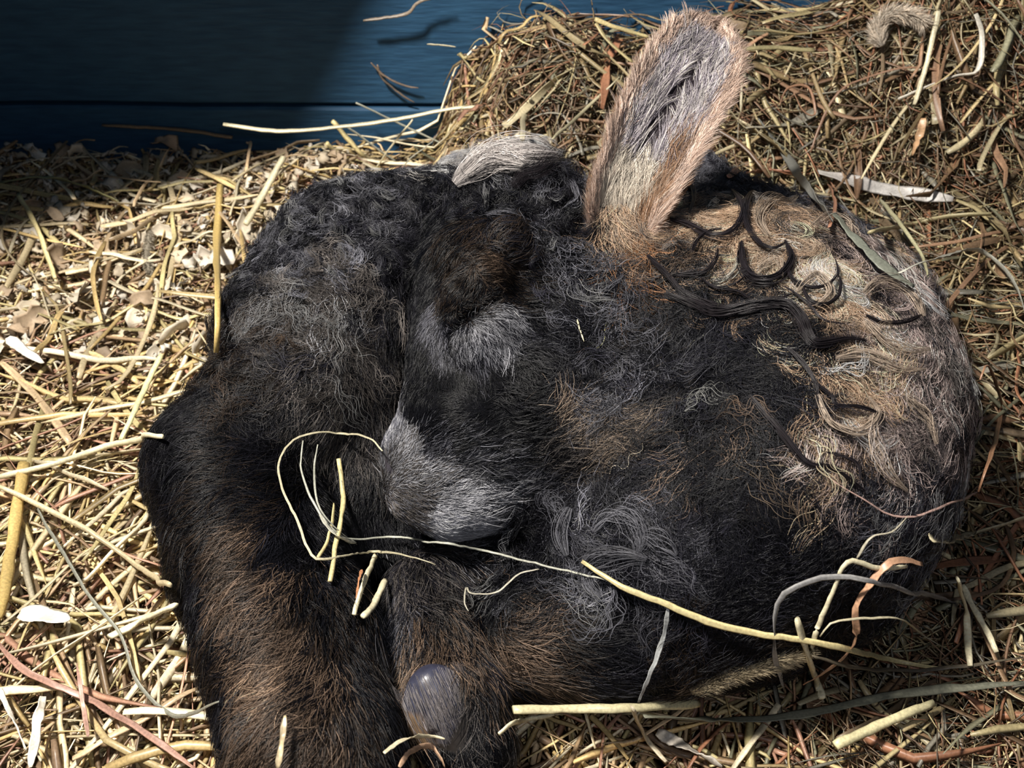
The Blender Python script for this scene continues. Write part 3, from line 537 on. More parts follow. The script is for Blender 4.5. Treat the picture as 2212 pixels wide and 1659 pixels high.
# long single locks that lie over the undercoat: (width px, colour, polyline px, hairs)
DK = (.016, .013, .015); GL = (.11, .11, .125); CR = (.34, .27, .21)
LG2 = (.17, .16, .17); WHL = (.50, .46, .44)
LOCKS = [
 (44,WHL,[(1195,352),(1130,344),(1065,350),(1005,390)],190),(36,WHL,[(1160,335),(1110,330),(1050,345),(1010,372)],150),(40,WHL,[(1130,365),(1080,355),(1030,368),(990,405)],130),(30,DK,[(1220,345),(1180,360),(1130,385),(1110,410)],120),

 (7.7,DK,[(1440,478),(1480,490),(1530,513),(1560,518),(1590,500),(1604,470),(1598,440),(1580,418)],60),(6.6,DK,[(1625,420),(1612,455),(1612,490),(1632,525),(1665,547),(1697,533)],60),
 (5.5,DK,[(1495,552),(1508,525),(1535,508),(1560,505)],30),(11.0,DK,[(1602,530),(1604,575),(1630,610),(1672,612),(1700,590),(1708,560),(1695,528)],110),
 (4.4,DK,[(1692,575),(1710,612),(1745,632),(1785,625),(1806,600),(1800,570)],32),(4.4,DK,[(1728,615),(1745,655),(1775,666),(1805,650),(1812,620),(1805,600)],36),
 (6.6,DK,[(1450,600),(1500,598),(1530,590),(1548,565),(1550,545)],45),(5.5,DK,[(1470,630),(1540,665),(1600,682),(1650,670),(1715,640)],40),
 (4.4,DK,[(1515,605),(1550,628),(1590,622),(1618,600)],24),(14.3,DK,[(1440,640),(1500,662),(1560,682),(1640,668),(1700,668),(1730,700),(1745,735),(1765,748),(1820,738),(1865,742)],150),
 (3.3,DK,[(1695,630),(1740,660),(1775,700),(1820,708)],20),(5.5,DK,[(1865,688),(1900,704),(1950,700),(1982,686)],40),(5.5,DK,[(1480,395),(1500,430),(1490,470)],40),
 (6.6,DK,[(1400,560),(1440,600),(1480,640),(1540,660)],60),(4.4,DK,[(1560,630),(1600,640),(1640,665)],20),(5.5,DK,[(1750,830),(1790,860),(1800,880),(1850,882),(1900,900)],50),
 (5.5,DK,[(1700,760),(1740,800),(1760,850),(1755,890)],50),(6.6,DK,[(1620,860),(1680,930),(1740,1000),(1790,1010),(1860,1060)],70),(4.4,DK,[(1780,980),(1840,1000),(1850,1040)],30),
 (26,GL,[(1335,1108),(1370,1128),(1385,1165),(1380,1190)],45),(28,GL,[(1300,1290),(1272,1250),(1280,1215),(1310,1200),(1360,1198),(1400,1206)],60),(22,GL,[(1290,1150),(1320,1120),(1360,1118),(1400,1150)],40),(24,GL,[(1395,1160),(1430,1170),(1460,1200)],40),(24,GL,[(1240,1100),(1225,1150),(1235,1200)],40),
 (15,CR,[(1660,520),(1640,480),(1660,440),(1720,430)],30),(18,CR,[(1750,500),(1790,480),(1830,500),(1840,540)],36),(15,CR,[(1860,640),(1900,615),(1960,640),(1985,690)],40),(15,CR,[(1800,780),(1860,770),(1930,800),(1990,800)],40),
 (15,CR,[(1860,700),(1900,740),(1960,760),(2000,760)],30),(18,CR,[(1880,900),(1880,960),(1910,1020),(1950,1060)],40),(15,CR,[(1760,860),(1790,920),(1850,940),(1890,900),(1870,860)],40),
 (15,CR,[(1950,860),(1990,900),(2010,960)],30),(12,CR,[(1720,640),(1760,600),(1790,640),(1760,670)],30),(12,CR,[(1640,590),(1680,570),(1690,610)],24),
]
allp, allr, allc = [], [], []
for wpx, cl, pl, nh in LOCKS:
    h = hit([p[0] for p in pl], [p[1] for p in pl], .0060, ter=False); n = 20
    h = h[np.abs(sdf(h)) < .012]
    if len(h) < 2: print('lock lost', pl[0]); continue
    g = resample(h, n); d = sdf(g); g = g+sdfn(g)*np.clip(.0085-d, -.004, .004)[:, None]
    r = wpx*depth(g[0])/F*0.5; nh = int(nh*.8)
    T = nrm(np.gradient(g, axis=0)); Nn = sdfn(g); B = np.cross(Nn, T)
    a = rng.standard_normal((nh, 1))*0.7; b = rng.standard_normal((nh, 1))*0.6; s = np.linspace(0, 1, n)[None]
    tw = np.sin(s*6+rng.uniform(0, 6, (nh, 1)))*0.4
    tp = .35+1.0*np.sin(math.pi*np.clip(s*.9+.08, 0, 1))
    P = g[None]+((a+tw)*tp*r)[..., None]*B[None]+((b+tw)*tp*r)[..., None]*Nn[None]
    e0 = rng.uniform(0, .12, nh); 
    allp.append(P); allr.append(np.broadcast_to(np.interp(np.linspace(0, 1, n), [0, .15, .8, 1], [.4, 1, .8, .2])*.0001, (nh, n)))
    allc.append(np.array(cl)[None]*np.exp(rng.normal(0, .35, (nh, 1))))
add_hair('lock', np.concatenate(allp), np.concatenate(allr), np.concatenate(allc), lamb)

# ------------------------------------------------------------------ ear
EC = resample(at_z(np.array([1318, 1345, 1388, 1440, 1500, 1548.]), np.array([590, 470, 365, 250, 140, 58.]), np.array([.128, .160, .180, .200, .214, .220])), 60)
EU = nrm(np.gradient(EC, axis=0)); EV = nrm(CAM-EC); EA = nrm(np.cross(EU, EV)); EV = np.cross(EA, EU)
uu = np.linspace(0, 1, 60)
EW = np.interp(uu, [0, .12, .25, .4, .55, .7, .85, .94, 1], [42, 62, 84, 92, 96, 97, 82, 58, 14])*depth(EC)/F
EPH = np.interp(uu, [0, .3, .7, 1], [1.5, 1.15, .8, .6])
def ear(u, v, back=0.0):
    i = np.clip(u, 0, 1)*59; g = lambda A: np.stack([np.interp(i, np.arange(60), A[:, a]) for a in range(3)], -1)
    w = np.interp(i, np.arange(60), EW)[:, None]; ph = np.interp(i, np.arange(60), EPH)[:, None]; v = v[:, None]
    return g(EC)+g(EA)*w*np.sin(v*ph)/np.sin(np.minimum(ph, 1.57))+g(EV)*(w*(1-np.cos(v*ph))*0.75-back*(1-0.7*v*v))
PKT = (.53, .39, .31)
def ear_col(u, v, back):
    n = len(u); c = np.empty((n, 3)); r = rng.random(n)
    rim = np.abs(v) > .70; ch = (np.abs(v+.04+.1*np.sin(u*7)) < .24*np.sin(np.clip((u-.24)/.56, 0, 1)*math.pi)**.5)
    inner = np.where((r < .35)[:, None], np.array(WHT), np.where((r < .8)[:, None], np.array((.42, .38, .42)), np.array((.14, .12, .14))))
    c[:] = inner; c[u < .32] = (.58, .52, .44)
    m_ = (u < .45) & (v > .35) & (r < .85); c[m_] = (.30, .18, .11)
    cr = np.where((r < .6)[:, None], np.array(PKT), np.array((.66, .52, .44))); c = np.where(rim[:, None], cr, c)
    tp = u > .90; c[tp] = cr[tp]
    c = np.where((ch & (r > .25))[:, None], np.array((.03, .022, .028)), c)
    c = np.where((back > 0)[:, None], np.where((r < .5)[:, None], np.array(ORT), np.array(TAN)), c)
    return c, ch
nu, nv = 60, 25
U, V = np.meshgrid(np.linspace(0, 1, nu), np.linspace(-1, 1, nv), indexing='ij'); U = U.ravel(); V = V.ravel()
fr = ear(U, V); bk = ear(U, V, 0.0035)
ii = (np.arange(nu-1)[:, None]*nv+np.arange(nv-1)[None]).reshape(-1); q1 = np.stack([ii, ii+nv, ii+nv+1, ii+1], -1); off = nu*nv
rimq = []
for i in range(nu-1):
    for jj in (0, nv-1):
        a, b = i*nv+jj, (i+1)*nv+jj; rimq.append((a, b, b+off, a+off) if jj else (b, a, a+off, b+off))
for jj in range(nv-1):
    for i in (0, nu-1):
        a, b = i*nv+jj, i*nv+jj+1; rimq.append((a, b, b+off, a+off) if not i else (b, a, a+off, b+off))
sk = np.where((np.abs(V) > .7)[:, None], np.array((.25, .14, .10)), np.array((.022, .016, .02)))
sk = np.concatenate([sk, np.tile(np.array((.2, .12, .07)), (off, 1))])
earo = adopt(mesh_np('ear', np.concatenate([fr, bk]), np.concatenate([q1, q1[:, ::-1]+off, np.array(rimq)]), M_SKIN, None, None, sk), lamb)
earo['label'] = 'long upright ear, orange tan rim, pale hair inside'
# ear hair: clumps in (u, v)
def ear_hair(K, per, n, Lm, back, sel):
    u = rng.uniform(.0, .99, K); v = np.where(rng.random(K) < .5, rng.uniform(-1, 1, K), np.sign(rng.uniform(-1, 1, K))*rng.uniform(.6, 1, K))
    m = sel(u, v); u, v = u[m], v[m]; K = len(u)
    c = np.repeat(np.arange(K), per); N = len(c); bko = 0.0035*back
    def path(u, v, Lq, bend, lift, cw):
        P0 = ear(u, v, bko); e = .01
        dU = nrm(ear(np.clip(u+e, 0, 1.0), v, bko)-ear(np.clip(u-e, 0, 1), v, bko)); dV = nrm(ear(u, v+.04, bko)-ear(u, v-.04, bko))
        Nn = nrm(np.cross(dU, dV)); Nn = Nn*np.sign(((CAM-P0)*Nn).sum(1, keepdims=True))*(1-2*back)
        a = cw[:, None]; D = nrm(dU*np.cos(a)+dV*np.sin(a)); B = np.cross(Nn, D)
        s = np.linspace(0, 1, n)[None, :, None]
        return P0[:, None]+D[:, None]*s*Lq[:, None, None]+B[:, None]*(bend*Lq)[:, None, None]*s*s+Nn[:, None]*(lift[:, None, None]*np.sin(s*2.2))
    edge = np.abs(v) > .7
    cw = np.where(edge | (u > .9), np.sign(v)*.28, -np.sign(v)*rng.uniform(-.05, .30, K)); cw += rng.normal(0, .10, K)
    if back: cw = np.sign(v)*.35+rng.normal(0, .1, K)
    Lq = Lm*np.where(edge | (u > .88), .75, 1)*rng.uniform(.7, 1.25, K)*np.interp(u, [0, .5, 1], [1.1, 1, .7]); bend = rng.normal(0, .22, K); lf = rng.uniform(.0012, .0035, K)
    gpth = path(u, v, Lq, bend, lf, cw)
    uc = np.clip(u[c]+rng.normal(0, .012, N), 0, 1); vc = np.clip(v[c]+rng.normal(0, .045, N), -1, 1)
    ch = path(uc, vc, Lq[c]*rng.uniform(.65, 1.1, N), bend[c]+rng.normal(0, .05, N), lf[c]*rng.uniform(.4, 1.2, N), cw[c]+rng.normal(0, .07, N))
    s = np.linspace(0, 1, n)[None, :, None]; pts = ch+(gpth[c]-ch)*s*rng.uniform(.2, .7, (N, 1, 1))
    col, chn = ear_col(uc, vc, np.full(N, back)); col = col*np.exp(rng.normal(0, .16, (N, 1)))*np.exp(rng.normal(-.05, .28, K))[c][:, None]
    keepm = ~(chn & (rng.random(N) < .95)) if not back else np.ones(N, bool)
    rad = np.interp(np.linspace(0, 1, n), [0, .3, .8, 1], [.9, 1, .6, .2])[None]*.00009*rng.uniform(.7, 1.3, (N, 1))
    return pts[keepm], rad[keepm], col[keepm]
e1 = ear_hair(2900, 10, 8, .021, 0, lambda u, v: u > -1)
e2 = ear_hair(1400, 8, 8, .011, 1, lambda u, v: u > -1)
add_hair('ear_hair', *[np.concatenate(z) for z in zip(e1, e2)], lamb)

# ------------------------------------------------------------------ nose pad and hoof
def blob(name, center, axes, radii, m, col, parent, nu=24, nv=16, fn=None):
    th = np.linspace(0, 2*math.pi, nu, endpoint=False); ph = np.linspace(0.02, math.pi-0.02, nv)
    T_, P_ = np.meshgrid(th, ph, indexing='ij'); x = np.cos(T_)*np.sin(P_); y = np.sin(T_)*np.sin(P_); z = np.cos(P_)
    q = np.stack([x, y, z], -1).reshape(-1, 3)
    if fn is not None: q = fn(q)
    co = center+(q*np.array(radii))@np.array(axes)
    i, j = np.meshgrid(np.arange(nu), np.arange(nv-1), indexing='ij'); i2 = (i+1) % nu
    qd = np.stack([i*nv+j, i2*nv+j, i2*nv+j+1, i*nv+j+1], -1).reshape(-1, 4)
    caps = np.array([[k*nv for k in range(nu)][::-1], [k*nv+nv-1 for k in range(nu)]])
    return adopt(mesh_np(name, co, qd[:, ::-1], m, None, caps[:, ::-1], np.tile(np.array(col), (len(co), 1)) if not callable(col) else col(q)), parent)
M_NOSE = attr_mat('wet_nose', 0.28, 0.6, 0.2, 900, 0, 0.15)
M_HOOF = attr_mat('hoof_horn', 0.36, 0.5, 0.25, 260, 0, 0.2)
nc = hit([838], [1006], 0, ter=False)[0]; nn = sdfn(nc[None])[0]
ax0 = nrm(nn*.6-RT*.8); ax2 = nrm(np.cross(ax0, np.cross(UP, ax0))); ax1 = np.cross(ax2, ax0)
def nosefn(q):
    r = q.copy(); s = np.exp(-((q[:, 1]/.25)**2))*(q[:, 0] > 0); r[:, 0] -= .25*s*np.clip(q[:, 0], 0, 1)
    for sy in (-.45, .45):
        s = np.exp(-(((q[:, 1]-sy)/.18)**2+((q[:, 2]+.15)/.35)**2)); r[:, 0] -= .5*s*(q[:, 0] > 0)
    return r
blob('nose', nc-ax0*.0022, [ax0, ax1, ax2], (.0048, .0060, .0105), M_NOSE, (.045, .040, .048), lamb, 40, 30, nosefn)['label'] = 'dark moist nose tip'
hc0 = hit([958], [1558], 0, ter=False)[0]
hz = nrm(at_z(np.array([985.]), np.array([1640.]), np.array([.012]))[0]-at_z(np.array([930.]), np.array([1480.]), np.array([.05]))[0])
hx = nrm(np.cross(hz, CAM-hc0)); hy = np.cross(hz, hx)
def toefn(q):
    r = q.copy(); t = np.clip((q[:, 2]+1)/2, 0, 1); r[:, 0] *= 1.05-.45*t**2; r[:, 1] *= 1.05-.35*t**2; return r
def toecol(q):
    t = (q[:, 2]+1)/2; a = np.array((.10, .10, .15)); b = np.array((.26, .27, .34)); return a+(b-a)*np.clip(t*1.3-.3, 0, 1)[:, None]
towards = nrm(CAM-hc0)
def hoofcol(q):
    t = np.clip((q[:, 2]+1)/2, 0, 1)[:, None]; l = sm(.15, .55, -q[:, 0]*np.sign(hx@RT)+.3*q[:, 2])[:, None]*(t > .25)
    return (np.array((.035, .036, .06))*(1-t)+np.array((.16, .17, .23))*t)*(1-l)+np.array((.26, .17, .10))*l
def hooffn(q):
    r = toefn(q); r[:, 1] -= .14*np.exp(-((q[:, 0]+.35*np.sign(hx@RT))/.12)**2)*np.sign(q[:, 1])*(q[:, 2] > -.2); return r
hf = blob('hoof', hc0-towards*.0131, [hx, hy, hz], (.0170, .0140, .0300), M_HOOF, hoofcol, lamb, 48, 30, hooffn)
hf['label'] = 'smooth blue grey hoof with a tan brown edge'
nh = 900; qx = rng.uniform(-.92, .92, nh); qz = rng.uniform(-.98, .25, nh); kk = rng.random(nh) < np.clip(.25+.9*(-qz)+.5*qx*np.sign(hx@RT), .03, 1); qx, qz = qx[kk], qz[kk]; nh = len(qx)
st = np.linspace(0, 1, 7)[None]; zz = qz[:, None]+st*rng.uniform(.25, .5, (nh, 1)); xx = qx[:, None]*(1-.0*st)+st**2*rng.normal(0, .06, (nh, 1))-.05*st
R2 = xx**2+zz**2; R2 = np.where(R2 > .985, .985, R2); qq = np.stack([xx, -np.sqrt(1-R2), zz], -1); qq = hooffn(qq.reshape(-1, 3)).reshape(nh, 7, 3)
hp = hc0-towards*.0131+((qq*(1+.012+.05*st[..., None]))*np.array((.0170, .0140, .0300)))@np.array([hx, hy, hz])
add_hair('hoof_hair', hp, np.interp(np.linspace(0, 1, 7), [0, .7, 1], [.8, 1, .2])[None]*.00007*np.ones((nh, 1)), np.array((.20, .18, .18))*np.exp(rng.normal(0, .35, (nh, 1))), lamb)
# ------------------------------------------------------------------ straw bedding and hay
GOLD = np.array([(.70,.54,.27),(.74,.61,.38),(.58,.42,.19),(.80,.70,.49),(.34,.23,.13),(.50,.42,.21),(.62,.46,.28),(.38,.21,.14),(.28,.19,.12)])
HAY = np.array([(.34,.25,.13),(.22,.14,.08),(.44,.35,.19),(.15,.11,.07),(.52,.43,.23),(.34,.16,.09),(.24,.23,.15),(.56,.48,.30),(.27,.25,.20),(.30,.18,.11),(.20,.12,.07)])
SHV = np.array([(.70,.59,.43),(.80,.71,.56),(.54,.41,.28),(.84,.77,.66)])
def leftness(x, y):
    # 1 where the bedding is golden straw, 0 where it is brown hay
    return 1-sm(-.02, .14, x+.25*(y-.0)+.03*np.sin(y*31))
def layout(M, n, x, y, L, lay, kink, curv, tilt):
    az = rng.uniform(0, 2*math.pi, M); s = np.linspace(-.5, .5, n)
    k = curv*rng.standard_normal(M); kp = rng.uniform(-.4, .4, M); ka = kink*rng.standard_normal(M)
    th = az[:, None]+k[:, None]*s[None]+ka[:, None]*(s[None] > kp[:, None])
    ds = (L/(n-1))[:, None]; X = np.cumsum(np.cos(th)*ds, 1); Y = np.cumsum(np.sin(th)*ds, 1)
    X += (x-X[:, n//2])[:, None]; Y += (y-Y[:, n//2])[:, None]
    Z0 = terrain(X, Y); Zl = Z0.mean(1, keepdims=True)+(Z0-Z0.mean(1, keepdims=True))*.5
    tl = np.clip(tilt*rng.standard_normal(M), -.5, .5)
    Z = np.maximum(Zl, Z0-.012)+lay[:, None]+s[None]*(L*tl)[:, None]+.0015*np.sin(s[None]*rng.uniform(3, 14, (M, 1))+rng.uniform(0, 6, (M, 1)))
    Y = np.minimum(Y, WALL_Y-.003-.0*Y)
    return np.stack([X, Y, Z], -1)
def pal(M, n, x, y, P1, P2):
    lf = rng.random(M) < leftness(x, y); c = np.where(lf[:, None], P1[rng.integers(0, len(P1), M)], P2[rng.integers(0, len(P2), M)])
    c = c*np.exp(rng.normal(0, .22, (M, 1))); g = 1+.22*np.sin(np.linspace(0, 1, n)[None, :, None]*rng.uniform(2, 9, (M, 1, 1))+rng.uniform(0, 6, (M, 1, 1)))
    return c[:, None, :]*g*(1+.08*rng.standard_normal((M, n, 1)))
def inview(P, m=160):
    d = P-CAM; z = d@FW; px = 1106+F*(d@RT)/z; py = 829.5-F*(d@UP)/z
    return (px > -m) & (px < 2212+m) & (py > -m) & (py < 1659+m)
def scatter(M, margin, accept=None):
    out = []
    while sum(map(len, out)) < M:
        p = np.stack([rng.uniform(-.62, .68, 4*M), rng.uniform(-.36, WALL_Y-.006, 4*M)], -1); P3 = np.c_[p, terrain(p[:, 0], p[:, 1])]
        m = inview(P3, 260) & (sdf(np.c_[p, P3[:, 2]+.01]) > margin)
        if accept is not None: m &= accept(p[:, 0], p[:, 1])
        out.append(p[m])
    return np.concatenate(out)[:M]
def describe(Pi, ci, cat, w):
    m = Pi.mean(0); d = m-CAM; z = d@FW; px = 1106+F*(d@RT)/z; py = 829.5-F*(d@UP)/z
    c = ci.mean(0); lum = c.mean(); tone = 'pale' if lum > .5 else 'reddish brown' if c[0] > 1.75*c[1] else 'dark brown' if lum < .17 else 'golden' if c[0] > .45 else 'olive brown'
    a = Pi[-1]-Pi[0]; a2 = np.array([a@RT, a@UP]); an = math.degrees(math.atan2(a2[1], a2[0])) % 180
    way = 'lying level' if an < 25 or an > 155 else 'slanting right' if an < 70 else 'pointing away' if an < 110 else 'slanting left'
    fat = 'thick' if w > .0021 else 'thin' if w < .0014 else 'medium'
    if px < 1106:
        zone = ('in the shade under the wall' if py < 420 else 'among the wood shavings at upper left' if py < 640 else 'left of the curly shoulder' if py < 900 else 'beside the left knee' if py < 1230 else 'in the lower left corner') if px < 700 else ('under the wall above the shoulder' if py < 830 else 'at the bottom, by the forelegs')
    else:
        zone = ('on the heap left of the ear' if px < 1400 else 'on the heap right of the ear' if px < 1800 else 'in the upper right corner') if py < 330 else ('close behind the back of the lamb' if px < 1950 else 'at the right edge beside the rump') if py < 1000 else ('below the belly at the bottom' if px < 1600 else 'right of the belly at lower right' if py < 1350 else 'in the lower right corner')
    what = {'straw': 'straw stalk', 'hay': 'hay stem', 'leaf': 'flat dry leaf', 'wood shaving': 'curled wood shaving'}[cat]
    if cat == 'wood shaving':
        fat = 'large' if w > .0085 else 'small' if w < .006 else 'medium'; tone = 'whitish' if lum > .62 else 'tan' if lum < .42 else 'pale'; way = 'near the left edge' if px < 200 else 'at mid left' if px < 400 else 'towards the shoulder'
    return f'{fat} {tone} {what} {way} {zone}', f'{what}s {zone}'.replace('leafs', 'leaves').replace('shavings', 'shavings')
def avoid(P, d): return sdf(P).min(1) > d
def stuff_set(name, M, n, Lr, wr, lay, k, flat, kink, curv, tilt, accept=None, P1=GOLD, P2=HAY, taper=True, cup=0.0, mt=None, label=None, cat='straw', margin=-.012):
    p = scatter(M, margin, accept); L = rng.uniform(*Lr, M)**1.0
    P = layout(M, n, p[:, 0], p[:, 1], L, rng.uniform(lay[0], lay[1], M), kink, curv, tilt)
    ms = sdf(P).min(1) > -.02; over = (P[:, :, 2] > .03+terrain(P[:, :, 0], P[:, :, 1])).any(1); ms &= ~over; P = P[ms]; M = len(P)
    w = np.exp(rng.uniform(math.log(wr[0]), math.log(wr[1]), M))
    prof = np.ones(n)
    if taper: prof = np.interp(np.linspace(0, 1, n), [0, .15, .7, 1], [.6, 1, .85, .15])
    Wd = w[:, None]*prof[None]
    return strand_arrays(P, Wd, np.full(M, flat), pal(M, n, P[:, n//2, 0], P[:, n//2, 1], P1, P2), k, None, cup)
def merge(sets):
    V, Q, K4, Cc = [], [], [], []; o = 0
    for v, q, c, col in sets:
        V.append(v); Q.append(q+o); K4.append(c+o) ; Cc.append(col); o += len(v)
    return np.concatenate(V), np.concatenate(Q), np.concatenate(K4), np.concatenate(Cc)
LFT = lambda x, y: leftness(x, y) > .5
RGT = lambda x, y: leftness(x, y) <= .5
def put(name, sets, label, cat):
    V, q, c, col = merge(sets); o = mesh_np(name, V, q, M_STRAW, None, c, col); return tagp(o, label, cat, None, 'stuff')
shav_zone = lambda x, y: (x < -.08+.0*y) & (y > -.02+.25*(x+.1)*0+.0) & (x+.5*y < .05)
put('straw_bedding', [
 stuff_set('a', 3600, 8, (.03, .12), (.0008, .0026), (-.010, .004), 4, .32, .25, .4, .06, LFT),
 stuff_set('a', 1500, 8, (.04, .14), (.0009, .0027), (.000, .010), 4, .36, .25, .3, .06, lambda x, y: LFT(x, y) & ~((x < -.15) & (y > .08) & (rng.random(len(x)) < .9))),
 stuff_set('a', 5200, 4, (.004, .022), (.0006, .0022), (-.006, .006), 4, .3, .5, .6, .2, LFT, taper=False, P1=GOLD[[2,4,4,5,6,7,8,8]]),
], 'golden straw bedding, short stalks and chaff, left of and below the lamb', 'straw')
put('hay_heap', [
 stuff_set('h', 5200, 8, (.03, .11), (.0004, .0018), (-.022, .000), 4, .4, .5, .9, .16, RGT),
 stuff_set('h', 4200, 10, (.03, .12), (.0003, .0010), (-.008, .014), 4, .6, .9, 1.8, .2, RGT),
 stuff_set('h', 1300, 8, (.04, .13), (.0012, .0034), (-.008, .012), 4, .16, .35, .6, .18, RGT, cup=.3),
 stuff_set('h', 5200, 4, (.004, .020), (.0005, .0020), (-.016, .002), 4, .3, .5, .6, .3, RGT, taper=False),
], 'brown hay heaped up right of the lamb and against the blue wall', 'hay')
# shavings too small to pick apart
def shavings(M, zone, sz):
    p = scatter(M, .004, zone); n = 7; L = rng.uniform(sz[0], sz[1], M)
    P = layout(M, n, p[:, 0], p[:, 1], L, rng.uniform(.000, .009, M), .2, .9, .25)
    P[:, :, 2] += (np.sin(np.linspace(0, math.pi, n))[None]*L[:, None]*rng.uniform(-.05, .3, (M, 1)))
    Wd = (L*rng.uniform(.16, .42, M))[:, None]*(np.interp(np.linspace(0, 1, n), [0, .2, .8, 1], [.6, 1, .9, .3])[None]*rng.uniform(.55, 1.35, (M, n)))
    col = np.repeat((SHV[rng.integers(0, 4, M)]*rng.uniform(.7, 1.1, (M, 1)))[:, None], n, 1)
    return P, Wd, col
zoneS = lambda x, y: (x < -.13) & (y > .03)
P, Wd, col = shavings(1300, zoneS, (.004, .013))
chips = strands('wood_chips', P, Wd, np.full(len(P), .10), col, M_SHAVE, 4, None, None, .2); tagp(chips, 'small pale wood chips mixed into the litter at the foot of the wall', 'wood shavings', None, 'stuff')
P, Wd, col = shavings(140, lambda x, y: (x < -.14) & (y > .04) & (x+y < .12), (.012, .030))
for i in range(len(P)):
    o = strands('wood_shaving', P[i:i+1], Wd[i:i+1], np.array([.035]), col[i:i+1], M_SHAVE, 8, None, (rng.normal(0, .5)+np.linspace(0, rng.normal(0, .7), 7))[None], .5)
    lab_, grp_ = describe(P[i], col[i], 'wood shaving', Wd[i].max()); tagp(o, lab_, 'wood shaving', grp_)
# single stalks on top of the bedding, one object each
def singles(M, acc, Lr, wr, lay, kink, curv, label, cat, group, name, flat=.42, cup=0.0, n=12, P1=GOLD, P2=HAY):
    p = scatter(M*3, .004, acc); L = rng.uniform(*Lr, len(p))
    P = layout(len(p), n, p[:, 0], p[:, 1], L, rng.uniform(*lay, len(p)), kink, curv, .05)
    m = (sdf(P).min(1) > .003) & inview(P[:, n//2], 0); P = P[m][:M]; M = len(P)
    w = rng.uniform(*wr, M); Wd = w[:, None]*np.interp(np.linspace(0, 1, n), [0, .1, .8, 1], [.8, 1, .9, .45])[None]
    col = pal(M, n, P[:, n//2, 0], P[:, n//2, 1], P1, P2)
    for i in range(M):
        label, group = describe(P[i], col[i], cat, w[i])
        o = strands(name, P[i:i+1], Wd[i:i+1], np.array([flat]), col[i:i+1], M_STRAW, 8, None, None if cup == 0 else (rng.normal(0, .4)+np.cumsum(rng.normal(0, .3, n)))[None], cup)
        tagp(o, label, cat, group)
singles(150, LFT, (.05, .15), (.0012, .0030), (.009, .015), .25, .3, 'loose golden straw stalk lying on top of the bedding at the left of the lamb', 'straw', 'golden straw stalks on the bedding', 'straw_stalk', P1=GOLD[[0,1,3,3,6,2,5]])
singles(90, RGT, (.05, .14), (.0008, .0020), (.010, .018), .5, .8, 'loose dry hay stem lying on the heap right of the lamb', 'hay', 'hay stems on the heap', 'hay_stalk')
singles(60, RGT, (.04, .12), (.0020, .0042), (.008, .016), .35, .8, 'flat dry grass blade lying on the hay right of the lamb', 'leaf', 'dry blades on the hay', 'dry_leaf', .10, .3, 12)

# ------------------------------------------------------------------ particular stalks and blades, each at its own place
YEL = (.78,.66,.34); PAL = (.84,.76,.52); GRE = (.42,.42,.34); ORG = (.52,.24,.12); RED = (.40,.18,.12); GRN = (.40,.40,.20); BRW = (.28,.20,.12); GLD = (.66,.48,.18); WHI = (.88,.82,.70); DRK = (.12,.10,.07)
